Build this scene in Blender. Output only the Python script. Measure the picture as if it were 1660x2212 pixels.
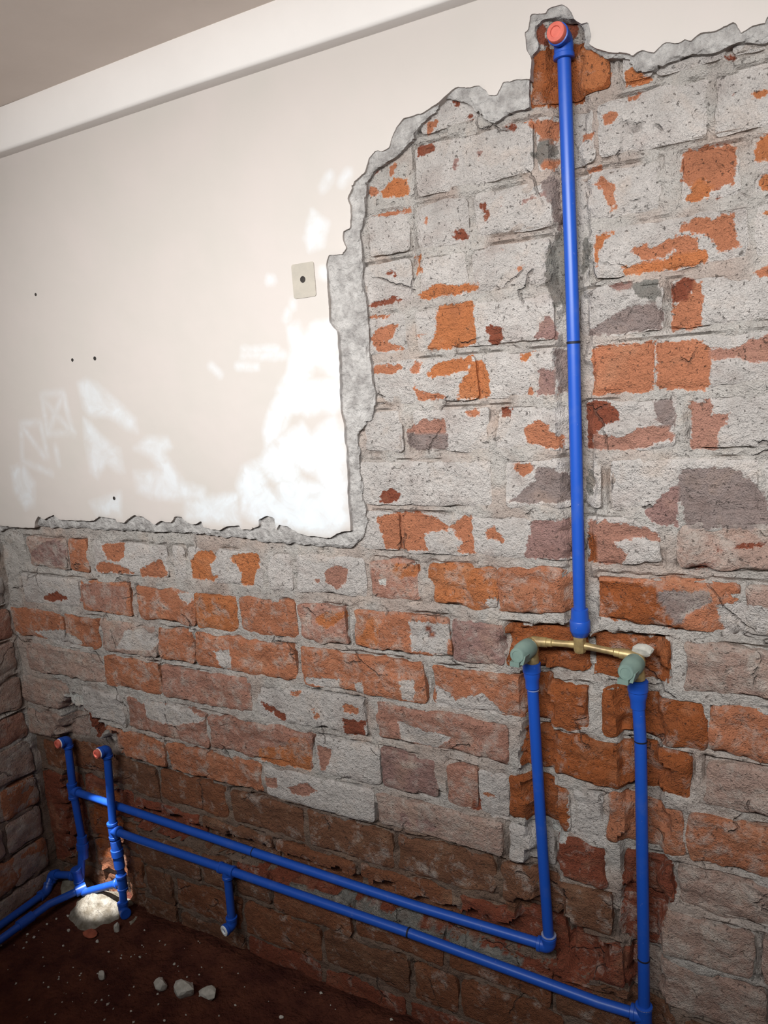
import bpy, math, random
import numpy as np
from mathutils import Vector, Matrix

for o in list(bpy.data.objects):
    bpy.data.objects.remove(o)
scene = bpy.context.scene
COL = scene.collection

# ---------------------------------------------------------------- camera, light, exposure
CAM_Y, CAM_Z, FOCAL_PX = -1.2705, 1.4416, 1616.1
cam_data = bpy.data.cameras.new('camera')
cam_data.sensor_fit = 'HORIZONTAL'
cam_data.sensor_width = 36.0
cam_data.lens = 36.0 * FOCAL_PX / 1660.0
cam_data.clip_start = 0.02
cam = bpy.data.objects.new('camera', cam_data)
COL.objects.link(cam)
right = Vector((0.87179833, 0.48491895, -0.06943544))
down = Vector((0.02542745, -0.18634856, -0.9821546))
fwd = Vector((-0.48920458, 0.85447517, -0.17478862))
m3 = Matrix((right, -down, -fwd)).transposed()
cam.matrix_world = Matrix.Translation((0.0, CAM_Y, CAM_Z)) @ m3.to_4x4()
scene.camera = cam

vs = scene.view_settings
vs.view_transform = 'Standard'
vs.look = 'None'
vs.gamma = 1.0
vs.use_curve_mapping = False
vs.exposure = 0.0

world = bpy.data.worlds.new('world')
scene.world = world
world.use_nodes = True
bg = world.node_tree.nodes['Background']
bg.inputs['Color'].default_value = (1.0, 0.98, 0.96, 1)
bg.inputs['Strength'].default_value = 0.03

def area_light(name, loc, target, sx, sy, power, color):
    d = bpy.data.lights.new(name, 'AREA')
    d.shape = 'RECTANGLE'; d.size = sx; d.size_y = sy
    d.energy = power; d.color = color
    o = bpy.data.objects.new(name, d)
    o.location = loc
    o.rotation_euler = (Vector(target) - Vector(loc)).to_track_quat('-Z', 'Y').to_euler()
    COL.objects.link(o)
    return o
# daylight from a long high window behind the camera
win = area_light('window_daylight', (-0.55, -1.65, 1.95), (-0.66, 0.0, 1.38), 2.3, 0.24, 19.8, (0.95, 0.99, 1.0))
win.data.spread = math.radians(82)
# the narrow sunbeam that drops on the rubble in the corner
sp = bpy.data.lights.new('sunbeam', 'SPOT')
sp.energy = 700.0; sp.spot_size = math.radians(5.4); sp.spot_blend = 0.3; sp.shadow_soft_size = 0.012
sp.color = (0.97, 0.99, 1.0)
spo = bpy.data.objects.new('sunbeam', sp)
spo.location = (-1.55, -0.42, 1.95)
spo.rotation_euler = (Vector((-1.745, 0.0, 0.04)) - spo.location).to_track_quat('-Z', 'Y').to_euler()
COL.objects.link(spo)

# ---------------------------------------------------------------- measurements
# real measurements on the wall in millimetres: x along the wall, z above the floor
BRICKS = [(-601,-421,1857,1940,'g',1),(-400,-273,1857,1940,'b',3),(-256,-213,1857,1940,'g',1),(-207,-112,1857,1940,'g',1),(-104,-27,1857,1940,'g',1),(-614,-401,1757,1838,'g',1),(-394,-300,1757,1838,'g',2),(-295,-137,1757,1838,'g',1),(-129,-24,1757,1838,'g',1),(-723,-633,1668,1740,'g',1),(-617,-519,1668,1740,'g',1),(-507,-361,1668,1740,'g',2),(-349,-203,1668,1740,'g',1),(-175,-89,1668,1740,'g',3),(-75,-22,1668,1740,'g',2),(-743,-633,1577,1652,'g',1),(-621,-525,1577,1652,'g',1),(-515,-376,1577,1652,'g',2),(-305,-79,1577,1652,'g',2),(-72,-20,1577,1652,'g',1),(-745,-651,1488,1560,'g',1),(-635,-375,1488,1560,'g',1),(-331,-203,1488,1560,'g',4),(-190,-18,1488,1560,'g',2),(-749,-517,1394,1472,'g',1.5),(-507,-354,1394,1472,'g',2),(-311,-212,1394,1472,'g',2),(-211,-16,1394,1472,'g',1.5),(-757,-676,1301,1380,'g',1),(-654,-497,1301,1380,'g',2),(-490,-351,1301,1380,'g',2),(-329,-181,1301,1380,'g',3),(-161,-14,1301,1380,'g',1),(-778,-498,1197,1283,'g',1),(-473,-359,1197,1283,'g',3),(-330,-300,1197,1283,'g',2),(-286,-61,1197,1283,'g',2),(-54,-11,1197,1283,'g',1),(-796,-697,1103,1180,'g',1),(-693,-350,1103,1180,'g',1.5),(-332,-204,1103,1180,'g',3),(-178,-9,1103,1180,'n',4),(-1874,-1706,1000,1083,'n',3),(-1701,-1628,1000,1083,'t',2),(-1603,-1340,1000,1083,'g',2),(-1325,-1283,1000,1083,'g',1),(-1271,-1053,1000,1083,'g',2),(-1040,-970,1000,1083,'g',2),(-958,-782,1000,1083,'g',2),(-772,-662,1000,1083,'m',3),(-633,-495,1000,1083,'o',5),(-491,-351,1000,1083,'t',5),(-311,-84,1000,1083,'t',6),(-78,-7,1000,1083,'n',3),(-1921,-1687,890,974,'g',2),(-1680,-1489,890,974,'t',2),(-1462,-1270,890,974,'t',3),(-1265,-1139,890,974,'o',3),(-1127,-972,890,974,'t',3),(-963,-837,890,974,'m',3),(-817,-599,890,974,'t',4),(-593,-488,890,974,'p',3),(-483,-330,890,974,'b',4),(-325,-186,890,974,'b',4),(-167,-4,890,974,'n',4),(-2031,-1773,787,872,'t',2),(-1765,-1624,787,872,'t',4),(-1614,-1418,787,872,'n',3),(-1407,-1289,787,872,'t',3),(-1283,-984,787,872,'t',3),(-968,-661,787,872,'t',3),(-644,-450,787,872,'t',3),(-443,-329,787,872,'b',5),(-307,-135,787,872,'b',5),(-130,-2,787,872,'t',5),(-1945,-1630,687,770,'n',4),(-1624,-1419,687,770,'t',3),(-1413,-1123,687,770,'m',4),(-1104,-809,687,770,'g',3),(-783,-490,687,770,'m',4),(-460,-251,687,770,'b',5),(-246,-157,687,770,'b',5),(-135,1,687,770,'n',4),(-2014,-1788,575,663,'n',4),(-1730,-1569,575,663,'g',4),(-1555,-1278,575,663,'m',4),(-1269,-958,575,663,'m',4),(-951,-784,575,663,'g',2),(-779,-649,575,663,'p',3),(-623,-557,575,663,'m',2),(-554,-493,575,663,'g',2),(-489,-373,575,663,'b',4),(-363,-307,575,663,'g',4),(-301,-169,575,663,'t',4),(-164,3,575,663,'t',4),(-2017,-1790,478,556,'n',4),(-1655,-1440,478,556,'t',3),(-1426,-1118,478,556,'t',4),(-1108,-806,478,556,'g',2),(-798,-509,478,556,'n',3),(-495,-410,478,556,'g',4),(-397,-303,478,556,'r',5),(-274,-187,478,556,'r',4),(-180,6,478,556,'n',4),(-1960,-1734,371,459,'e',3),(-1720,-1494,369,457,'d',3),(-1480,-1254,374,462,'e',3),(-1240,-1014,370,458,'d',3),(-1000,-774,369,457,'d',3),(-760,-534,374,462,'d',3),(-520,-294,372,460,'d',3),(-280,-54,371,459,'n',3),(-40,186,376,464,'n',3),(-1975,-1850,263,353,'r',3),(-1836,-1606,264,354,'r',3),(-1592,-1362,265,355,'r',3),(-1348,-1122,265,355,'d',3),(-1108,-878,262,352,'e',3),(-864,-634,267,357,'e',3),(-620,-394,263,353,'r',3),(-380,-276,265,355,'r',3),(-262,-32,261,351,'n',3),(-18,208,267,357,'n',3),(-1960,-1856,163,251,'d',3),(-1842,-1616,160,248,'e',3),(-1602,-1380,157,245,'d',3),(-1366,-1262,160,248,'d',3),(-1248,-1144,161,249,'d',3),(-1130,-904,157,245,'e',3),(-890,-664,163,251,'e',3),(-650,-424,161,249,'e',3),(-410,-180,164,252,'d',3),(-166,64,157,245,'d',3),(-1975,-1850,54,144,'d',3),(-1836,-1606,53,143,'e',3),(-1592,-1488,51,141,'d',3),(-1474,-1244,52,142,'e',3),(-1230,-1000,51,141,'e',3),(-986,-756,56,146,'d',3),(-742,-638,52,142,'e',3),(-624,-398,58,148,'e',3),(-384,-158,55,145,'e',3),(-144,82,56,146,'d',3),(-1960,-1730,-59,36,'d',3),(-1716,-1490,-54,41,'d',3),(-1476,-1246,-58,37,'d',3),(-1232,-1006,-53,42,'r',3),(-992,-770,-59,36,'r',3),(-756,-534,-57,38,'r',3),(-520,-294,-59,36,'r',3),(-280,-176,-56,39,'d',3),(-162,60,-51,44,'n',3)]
PATCHES = [
 ('b',[(-399,1933),(-374,1928),(-357,1924),(-359,1847),(-403,1857),(-398,1891),(-390,1904)]),
 ('o',[(-329,1925),(-314,1921),(-279,1898),(-273,1876),(-279,1865),(-290,1857),(-315,1863),(-325,1879),(-330,1899)]),
 ('b',[(-335,1926),(-323,1925),(-327,1898),(-323,1873),(-315,1861),(-317,1850),(-337,1852)]),
 ('r',[(-389,1974),(-373,1975),(-371,1941),(-390,1946)]),
 ('r',[(-354,1975),(-331,1971),(-326,1953),(-337,1945),(-347,1954)]),
 ('o',[(-256,1871),(-242,1876),(-230,1868),(-217,1857),(-220,1851),(-254,1856)]),
 ('t',[(-255,1843),(-225,1837),(-235,1831),(-250,1830)]),
 ('t',[(-285,1819),(-272,1822),(-265,1814),(-270,1806),(-283,1807)]),
 ('o',[(-78,1807),(-63,1808),(-59,1798),(-71,1792),(-79,1796)]),
 ('r',[(-114,1860),(-100,1858),(-104,1854),(-113,1856)]),
 ('r',[(-457,1838),(-439,1840),(-424,1832),(-431,1825),(-454,1830)]),
 ('t',[(-414,1839),(-359,1829),(-359,1800),(-384,1805),(-397,1820)]),
 ('t',[(-322,1802),(-301,1798),(-306,1789),(-321,1786)]),
 ('t',[(-393,1774),(-360,1773),(-363,1755),(-388,1760)]),
 ('t',[(-171,1743),(-139,1746),(-103,1740),(-96,1733),(-99,1704),(-101,1686),(-129,1686),(-148,1703),(-159,1689),(-171,1700),(-173,1722)]),
 ('o',[(-148,1706),(-129,1688),(-138,1671),(-164,1671),(-167,1676),(-157,1691)]),
 ('o',[(-70,1745),(-58,1747),(-45,1745),(-44,1709),(-57,1709),(-72,1712),(-74,1726)]),
 ('o',[(-70,1691),(-57,1691),(-44,1689),(-43,1667),(-67,1673)]),
 ('t',[(-315,1746),(-293,1747),(-294,1739),(-310,1740)]),
 ('t',[(-305,1724),(-292,1733),(-282,1723),(-272,1714),(-271,1691),(-267,1678),(-277,1676),(-282,1693),(-290,1709)]),
 ('o',[(-301,1645),(-271,1645),(-278,1637),(-288,1633),(-294,1619),(-300,1594),(-305,1594),(-303,1625)]),
 ('t',[(-178,1642),(-152,1647),(-136,1645),(-127,1641),(-100,1646),(-101,1630),(-97,1610),(-90,1597),(-108,1595),(-119,1590),(-126,1605),(-140,1621),(-152,1626),(-176,1632)]),
 ('o',[(-263,1591),(-220,1593),(-195,1593),(-178,1600),(-138,1599),(-135,1582),(-178,1575),(-258,1577)]),
 ('t',[(-245,1616),(-232,1620),(-220,1621),(-222,1614),(-198,1615),(-193,1624),(-171,1624),(-150,1618),(-152,1599),(-178,1599),(-188,1606),(-198,1594),(-232,1598),(-247,1605)]),
 ('o',[(-62,1640),(-56,1642),(-55,1627),(-60,1630)]),
 ('r',[(-125,1675),(-116,1674),(-118,1668),(-125,1669)]),
 ('t',[(-599,1891),(-585,1889),(-584,1878),(-595,1876)]),
 ('t',[(-590,1863),(-583,1869),(-567,1877),(-564,1868),(-577,1857),(-587,1855)]),
 ('r',[(-537,1897),(-522,1897),(-525,1886),(-535,1888)]),
 ('r',[(-519,1862),(-505,1871),(-499,1859),(-512,1859)]),
 ('r',[(-609,1839),(-579,1839),(-573,1829),(-593,1822),(-609,1820)]),
 ('p',[(-499,1812),(-490,1817),(-489,1802),(-497,1796)]),
 ('p',[(-541,1807),(-533,1808),(-532,1789),(-542,1788)]),
 ('r',[(-457,1838),(-424,1834),(-423,1826),(-450,1828)]),
 ('o',[(-687,1775),(-658,1796),(-634,1791),(-630,1762),(-685,1766)]),
 ('t',[(-711,1788),(-694,1785),(-691,1773),(-711,1770)]),
 ('t',[(-667,1814),(-651,1820),(-657,1801),(-668,1800)]),
 ('r',[(-705,1816),(-691,1819),(-688,1807),(-702,1807)]),
 ('t',[(-711,1741),(-628,1742),(-632,1731),(-691,1735)]),
 ('t',[(-604,1721),(-596,1717),(-597,1706),(-603,1710)]),
 ('r',[(-497,1724),(-483,1729),(-487,1716),(-478,1706),(-487,1691),(-490,1706)]),
 ('p',[(-423,1716),(-386,1723),(-377,1726),(-380,1719),(-415,1715),(-423,1708)]),
 ('r',[(-553,1686),(-530,1690),(-520,1680),(-522,1669),(-541,1673)]),
 ('o',[(-624,1658),(-613,1660),(-614,1628),(-626,1623)]),
 ('r',[(-691,1636),(-670,1636),(-660,1628),(-674,1626)]),
 ('r',[(-732,1577),(-706,1588),(-670,1591),(-660,1583),(-693,1576)]),
 ('o',[(-623,1588),(-601,1601),(-580,1605),(-564,1597),(-535,1595),(-505,1594),(-507,1583),(-549,1579),(-619,1578)]),
 ('o',[(-586,1564),(-518,1566),(-515,1489),(-578,1487),(-616,1488),(-596,1514)]),
 ('t',[(-734,1520),(-714,1536),(-670,1539),(-679,1518),(-701,1511),(-670,1502),(-656,1492),(-717,1493),(-727,1507)]),
 ('t',[(-734,1560),(-683,1560),(-694,1553),(-731,1555)]),
 ('r',[(-498,1517),(-489,1521),(-464,1513),(-465,1496),(-478,1486),(-493,1490),(-486,1504)]),
 ('p',[(-408,1492),(-392,1526),(-378,1525),(-368,1488)]),
 ('t',[(-436,1612),(-424,1613),(-425,1604),(-433,1603)]),
 ('t',[(-632,1517),(-609,1519),(-613,1512),(-630,1511)]),
 ('k',[(-383,1630),(-365,1660),(-354,1668),(-352,1549),(-369,1532),(-388,1580)]),
 ('q',[(-391,1742),(-363,1747),(-357,1669),(-365,1660),(-373,1697)]),
 ('k',[(-406,1786),(-383,1807),(-361,1792),(-362,1777),(-390,1767)]),
 ('p',[(-283,1565),(-248,1566),(-246,1553),(-264,1550)]),
 ('k',[(-248,1563),(-210,1565),(-204,1548),(-203,1530),(-233,1538),(-246,1553)]),
 ('q',[(-326,1492),(-285,1513),(-246,1529),(-218,1529),(-203,1522),(-198,1509),(-205,1489),(-233,1487),(-324,1488)]),
 ('r',[(-188,1558),(-171,1561),(-152,1561),(-154,1547),(-164,1528),(-183,1525),(-187,1538)]),
 ('t',[(-152,1560),(-142,1553),(-143,1489),(-159,1485),(-186,1485),(-187,1523),(-164,1527)]),
 ('t',[(-310,1467),(-286,1470),(-218,1470),(-213,1469),(-214,1395),(-226,1391),(-312,1392)]),
 ('t',[(-212,1468),(-142,1466),(-130,1452),(-132,1390),(-208,1394)]),
 ('m',[(-135,1455),(-93,1447),(-75,1463),(-53,1466),(-44,1465),(-43,1428),(-74,1426),(-88,1434),(-128,1437)]),
 ('t',[(-72,1559),(-54,1565),(-41,1563),(-41,1545),(-67,1550)]),
 ('r',[(-326,1380),(-288,1380),(-272,1366),(-269,1347),(-291,1340),(-310,1329),(-317,1301),(-325,1301)]),
 ('m',[(-310,1329),(-288,1323),(-264,1319),(-248,1330),(-214,1337),(-193,1334),(-181,1315),(-235,1302),(-278,1297),(-317,1301)]),
 ('q',[(-215,1377),(-188,1379),(-182,1357),(-183,1331),(-209,1340),(-214,1361)]),
 ('m',[(-160,1372),(-130,1375),(-127,1350),(-101,1354),(-110,1334),(-120,1324),(-119,1298),(-158,1297)]),
 ('o',[(-435,1468),(-401,1471),(-416,1464),(-419,1456),(-437,1457)]),
 ('p',[(-405,1438),(-379,1439),(-370,1427),(-374,1395),(-404,1395)]),
 ('t',[(-429,1396),(-418,1414),(-412,1404),(-415,1396)]),
 ('q',[(-375,1472),(-352,1470),(-351,1398),(-370,1396),(-376,1430)]),
 ('t',[(-436,1338),(-408,1349),(-385,1343),(-388,1331),(-365,1322),(-365,1302),(-392,1302),(-428,1314)]),
 ('r',[(-475,1372),(-462,1380),(-451,1374),(-456,1360),(-472,1360)]),
 ('t',[(-460,1276),(-423,1277),(-420,1264),(-439,1249),(-451,1261)]),
 ('q',[(-466,1206),(-412,1249),(-417,1273),(-381,1267),(-352,1249),(-353,1208)]),
 ('q',[(-176,1266),(-105,1269),(-86,1261),(-53,1230),(-48,1209),(-47,1172),(-163,1168),(-181,1239)]),
 ('p',[(-231,1194),(-189,1236),(-178,1234),(-178,1173),(-210,1172)]),
 ('k',[(-325,1653),(-310,1630),(-313,1600),(-330,1586)]),
 ('k',[(-328,1278),(-312,1252),(-318,1215),(-330,1229)]),
 ('t',[(-732,1470),(-669,1466),(-665,1460),(-691,1450),(-732,1451)]),
 ('o',[(-617,1444),(-592,1464),(-526,1471),(-523,1459),(-534,1448),(-567,1441),(-607,1439)]),
 ('t',[(-648,1458),(-636,1470),(-619,1469),(-634,1451),(-645,1446)]),
 ('o',[(-523,1459),(-501,1459),(-492,1439),(-494,1395),(-556,1394),(-551,1422),(-534,1439)]),
 ('t',[(-646,1434),(-637,1418),(-623,1412),(-582,1407),(-578,1396),(-638,1397)]),
 ('m',[(-663,1343),(-630,1361),(-585,1360),(-580,1332),(-664,1337)]),
 ('q',[(-664,1337),(-580,1332),(-581,1313),(-589,1304),(-659,1303),(-665,1318)]),
 ('t',[(-544,1373),(-515,1375),(-518,1363),(-531,1364)]),
 ('r',[(-735,1202),(-728,1226),(-701,1231),(-687,1220),(-692,1205),(-718,1198)]),
 ('t',[(-747,1172),(-712,1179),(-653,1183),(-611,1172),(-590,1157),(-580,1150),(-608,1149),(-641,1142),(-642,1128),(-636,1108),(-680,1106),(-733,1107),(-735,1134)]),
 ('t',[(-583,1160),(-558,1179),(-541,1179),(-540,1142),(-537,1107),(-576,1108),(-561,1129),(-577,1141)]),
 ('t',[(-514,1153),(-499,1160),(-477,1136),(-484,1129),(-512,1137)]),
 ('p',[(-436,1132),(-423,1172),(-354,1179),(-353,1105),(-439,1104)]),
 ('m',[(-328,1175),(-291,1178),(-236,1170),(-207,1160),(-204,1145),(-220,1148),(-244,1149),(-264,1146),(-286,1139),(-264,1128),(-256,1117),(-270,1101),(-292,1097),(-309,1102),(-329,1104)]),
 ('b',[(-328,1152),(-314,1152),(-309,1102),(-327,1101)]),
 ('r',[(-171,1110),(-115,1117),(-130,1102),(-168,1102)]),
 ('r',[(-138,1126),(-84,1148),(-47,1153),(-51,1145),(-108,1136),(-135,1124)]),
 ('b',[(-310,1072),(-210,1073),(-208,1050),(-189,1014),(-173,1004),(-179,992),(-216,997),(-294,1004),(-308,1042)]),
 ('q',[(-208,1062),(-128,1068),(-127,1049),(-163,1025),(-171,1004),(-189,1014),(-208,1044)]),
 ('g',[(-120,1049),(-45,1048),(-44,992),(-107,994)]),
 ('g',[(-686,963),(-598,958),(-607,895),(-683,896),(-686,935)]),
 ('r',[(-653,952),(-642,953),(-629,927),(-647,932)]),
 ('g',[(-962,803),(-868,808),(-866,782),(-959,787)]),
 ('g',[(-826,807),(-808,817),(-803,788),(-824,784)]),
 ('g',[(-715,830),(-683,835),(-687,787),(-714,786)]),
 ('g',[(-639,827),(-610,817),(-596,805),(-538,828),(-492,791),(-551,784),(-638,784)]),
 ('g',[(-730,735),(-664,728),(-608,720),(-643,692),(-725,695)]),
 ('t',[(-951,729),(-926,713),(-941,699)]),
 ('t',[(-1018,759),(-975,765),(-991,747)]),
 ('r',[(-868,719),(-808,722),(-815,685),(-867,678)]),
 ('t',[(-865,755),(-822,750),(-828,734),(-862,736)]),
 ('r',[(-1099,726),(-1020,697),(-1026,682),(-1082,703)]),
 ('m',[(-947,641),(-902,637),(-925,584),(-939,581)]),
 ('o',[(-1114,600),(-1028,621),(-962,626),(-968,571),(-1044,567),(-1119,565)]),
 ('t',[(-1033,624),(-1011,649),(-969,653),(-962,626),(-1014,620)]),
 ('t',[(-545,615),(-516,616),(-531,602)]),
 ('r',[(-571,592),(-549,598),(-554,574),(-572,570)]),
 ('m',[(-886,1047),(-856,1065),(-826,1058),(-831,1029),(-857,1010),(-881,1025)]),
 ('m',[(-911,1027),(-893,1035),(-899,1020)]),
 ('o',[(-719,1075),(-677,1080),(-658,1072),(-664,1055),(-703,1045),(-721,1054)]),
 ('w',[(-749,1042),(-733,1047),(-734,1032),(-748,1031)]),
 ('o',[(-925,935),(-888,961),(-836,966),(-842,947),(-892,920)]),
 ('o',[(-788,953),(-763,966),(-756,956),(-765,897),(-810,895),(-815,928),(-786,935)]),
 ('g',[(-522,1019),(-495,1025),(-492,1000),(-512,1000)]),
 ('p',[(-742,528),(-728,524),(-714,495),(-741,492)]),
 ('p',[(-706,514),(-672,524),(-650,511),(-667,497),(-697,486)]),
 ('m',[(-1108,529),(-1073,532),(-1071,507),(-1106,503)]),
 ('m',[(-1045,512),(-985,539),(-954,525),(-989,504),(-1023,501)]),
 ('p',[(-1869,1033),(-1797,1069),(-1746,1081),(-1701,1069),(-1714,1009),(-1791,1004),(-1851,1019)]),
 ('t',[(-1571,1075),(-1483,1084),(-1490,1049),(-1518,1030),(-1553,1037)]),
 ('t',[(-1608,1016),(-1567,1031),(-1518,1026),(-1444,1006),(-1586,999)]),
 ('t',[(-1436,1018),(-1362,1050),(-1345,1015),(-1353,1002),(-1439,1000)]),
 ('o',[(-1264,1049),(-1239,1075),(-1192,1080),(-1179,1062),(-1202,1045),(-1205,1021),(-1185,1018),(-1197,1005),(-1265,1008)]),
 ('o',[(-1143,1064),(-1122,1075),(-1059,1079),(-1054,1062),(-1075,1026),(-1083,1002),(-1117,1001),(-1113,1031)]),
 ('r',[(-1848,909),(-1778,934),(-1721,915),(-1807,901)]),
 ('m',[(-1671,961),(-1617,970),(-1493,966),(-1506,898),(-1632,895),(-1686,918)]),
 ('g',[(-1320,969),(-1265,969),(-1286,940),(-1312,951)]),
 ('g',[(-1901,806),(-1775,824),(-1692,795),(-1751,774),(-1833,784)]),
 ('g',[(-1514,852),(-1453,859),(-1397,839),(-1439,803),(-1562,797)]),
 ('g',[(-1222,829),(-1174,839),(-1165,794),(-1197,786)]),
 ('g',[(-1488,659),(-1344,673),(-1271,645),(-1383,612),(-1484,613)]),
 ('r',[(-1775,598),(-1724,606),(-1679,559),(-1689,513),(-1755,490),(-1788,535)]),
 ('w',[(-1810,633),(-1745,638),(-1715,618),(-1789,596)]),
 ('g',[(-530,610),(-495,607),(-497,567),(-532,562)]),
 ('r',[(-275,527),(-190,558),(-182,501),(-196,469),(-211,396),(-220,364),(-274,367),(-279,436)]),
 ('g',[(-371,650),(-330,646),(-303,622),(-304,560),(-345,563),(-376,573)]),
 ('w',[(-415,570),(-376,566),(-380,547),(-416,548)]),
 ('r',[(-1246,253),(-1169,258),(-1043,268),(-899,264),(-740,266),(-742,230),(-903,227),(-1048,222),(-1173,221),(-1238,226)]),
 ('r',[(-862,249),(-716,259),(-583,248),(-474,256),(-444,253),(-400,265),(-344,260),(-345,222),(-446,213),(-475,224),(-585,219),(-719,219),(-865,217)]),
 ('k',[(-1074,247),(-1024,248),(-882,253),(-725,256),(-727,237),(-884,230),(-1077,228)]),
 ('k',[(-845,243),(-703,245),(-571,245),(-479,249),(-480,231),(-573,221),(-704,230),(-847,226)]),
 ('r',[(-410,319),(-244,352),(-244,270),(-405,260)]),
 ('r',[(-2080,341),(-1914,358),(-1867,325),(-1849,200),(-1891,97),(-1994,50),(-2100,78),(-2112,209)]),
 ('b',[(-1815,316),(-1701,325),(-1697,204),(-1738,111),(-1825,83),(-1821,243)]),
 ('r',[(-1786,543),(-1688,574),(-1680,522),(-1721,498),(-1784,509)]),
 ('d',[(-516,412),(-474,434),(-440,429),(-464,387),(-471,350),(-513,349)]),
]
SKIM = [(-2010,1114),(-1948,1116),(-1861,1113),(-1800,1114),(-1791,1131),(-1776,1145),(-1753,1139),(-1713,1151),(-1696,1139),(-1644,1138),(-1561,1141),(-1540,1152),(-1481,1147),(-1477,1139),(-1453,1140),(-1415,1160),(-1387,1156),(-1351,1137),(-1327,1148),(-1295,1145),(-1282,1160),(-1258,1162),(-1247,1149),(-1227,1141),(-1200,1152),(-1195,1137),(-1173,1132),(-1148,1133),(-1127,1143),(-1088,1146),(-1085,1135),(-1056,1138),(-1034,1146),(-1032,1161),(-1008,1171),(-989,1163),(-987,1139),(-978,1151),(-953,1148),(-930,1134),(-906,1129),(-851,1128),(-834,1138),(-813,1144),(-799,1145),(-797,1237),(-794,1297),(-795,1364),(-799,1385),(-796,1435),(-792,1503),(-794,1539),(-809,1556),(-807,1606),(-806,1632),(-806,1667),(-805,1666),(-798,1679),(-768,1676),(-758,1687),(-764,1699),(-763,1717),(-748,1721),(-743,1755),(-748,1774),(-731,1800),(-709,1810),(-697,1833),(-682,1843),(-669,1839),(-655,1842),(-639,1872),(-622,1883),(-589,1882),(-557,1894),(-544,1901),(-522,1911),(-481,1901),(-468,1893),(-466,1885),(-453,1881),(-444,1893),(-441,1899),(-427,1897),(-399,1895),(-397,1894),(-393,1921),(-400,1935),(-402,1956),(-406,1959),(-395,1965),(-391,1984),(-367,1980),(-364,1986),(-341,1985),(-333,1977),(-324,1960),(-314,1948),(-304,1948),(-299,1930),(-302,1919),(-289,1907),(-275,1900),(-248,1892),(-238,1886),(-226,1891),(-208,1884),(-194,1893),(-173,1889),(-166,1891),(-159,1885),(-144,1894),(-127,1891),(-101,1896),(-92,1880),(-80,1884),(-63,1883),(-60,1891),(60,1925),(300,1930),(300,2045),(-2010,2045)]
RENDER_COAT = [(-2010,1099),(-1964,1099),(-1809,1116),(-1761,1115),(-1414,1118),(-1190,1118),(-1043,1111),(-931,1107),(-805,1105),(-775,1137),(-766,1160),(-770,1235),(-771,1291),(-768,1344),(-741,1365),(-725,1395),(-726,1447),(-731,1524),(-733,1611),(-733,1672),(-733,1696),(-734,1708),(-716,1746),(-710,1795),(-685,1816),(-640,1829),(-612,1846),(-608,1859),(-581,1877),(-548,1897),(-497,1880),(-484,1856),(-461,1844),(-437,1851),(-402,1854),(-400,1890),(-394,1929),(-385,1936),(-386,1968),(-370,1974),(-328,1968),(-312,1939),(-311,1919),(-277,1897),(-245,1887),(-235,1869),(-214,1863),(-181,1869),(-149,1867),(-119,1866),(-93,1868),(-59,1864),(60,1900),(300,1905),(300,2045),(-2010,2045)]
STROKES = [(3,[(-1689,1462),(-1608,1465)]),(3,[(-1689,1462),(-1689,1364)]),(3,[(-1608,1465),(-1592,1359)]),(3,[(-1689,1364),(-1588,1364)]),(3,[(-1686,1450),(-1607,1374)]),(3,[(-1609,1460),(-1682,1372)]),(3,[(-1789,1392),(-1710,1393)]),(3,[(-1789,1392),(-1807,1295)]),(3,[(-1710,1393),(-1702,1308)]),(3,[(-1807,1295),(-1696,1261)]),(3,[(-1781,1379),(-1714,1305)]),(3,[(-1665,1329),(-1663,1286)]),(3,[(-1026,1520),(-942,1515)]),(3,[(-1028,1510),(-926,1503)]),(3,[(-1045,1489),(-998,1485)]),(3,[(-1120,1494),(-1096,1475)]),(4,[(-798,1801),(-782,1816)]),(4,[(-756,1803),(-743,1814)]),(3,[(-911,1573),(-904,1583)]),(3,[(-891,1603),(-891,1595)]),(4,[(-943,1652),(-936,1650)]),(5,[(-814,1650),(-812,1647)]),(4,[(-941,1433),(-906,1469)])]
WHITE = [[(-1548,1480),(-1516,1492),(-1480,1476),(-1417,1431),(-1368,1390),(-1367,1360),(-1405,1368),(-1456,1399),(-1524,1405),(-1540,1423)],[(-1546,1396),(-1527,1388),(-1481,1346),(-1433,1319),(-1429,1265),(-1453,1265),(-1488,1285),(-1525,1251),(-1547,1265),(-1551,1320)],[(-1859,1276),(-1803,1287),(-1769,1235),(-1784,1175),(-1827,1163),(-1863,1212)],[(-1385,1321),(-1335,1346),(-1273,1345),(-1264,1322),(-1288,1310),(-1259,1268),(-1234,1239),(-1177,1227),(-1170,1188),(-1253,1200),(-1342,1201),(-1395,1217),(-1396,1265),(-1308,1268),(-1334,1301)],[(-1568,1187),(-1447,1217),(-1459,1154),(-1544,1155)],[(-904,1517),(-907,1555),(-883,1563),(-869,1541),(-841,1559),(-812,1559),(-795,1539),(-796,1477),(-799,1399),(-814,1378),(-845,1387),(-879,1380),(-892,1389),(-919,1387),(-944,1349),(-991,1316),(-994,1351),(-974,1392),(-941,1433),(-916,1472)],[(-991,1316),(-945,1341),(-894,1364),(-873,1339),(-848,1360),(-814,1378),(-796,1345),(-801,1159),(-851,1134),(-905,1135),(-1004,1149),(-1047,1156),(-1083,1174),(-1083,1234),(-1062,1276),(-1008,1293)],[(-828,1762),(-795,1737),(-809,1699),(-840,1695),(-848,1721)],[(-1077,1219),(-1087,1146),(-1126,1148),(-1249,1150),(-1241,1201),(-1177,1209)]]
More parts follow.
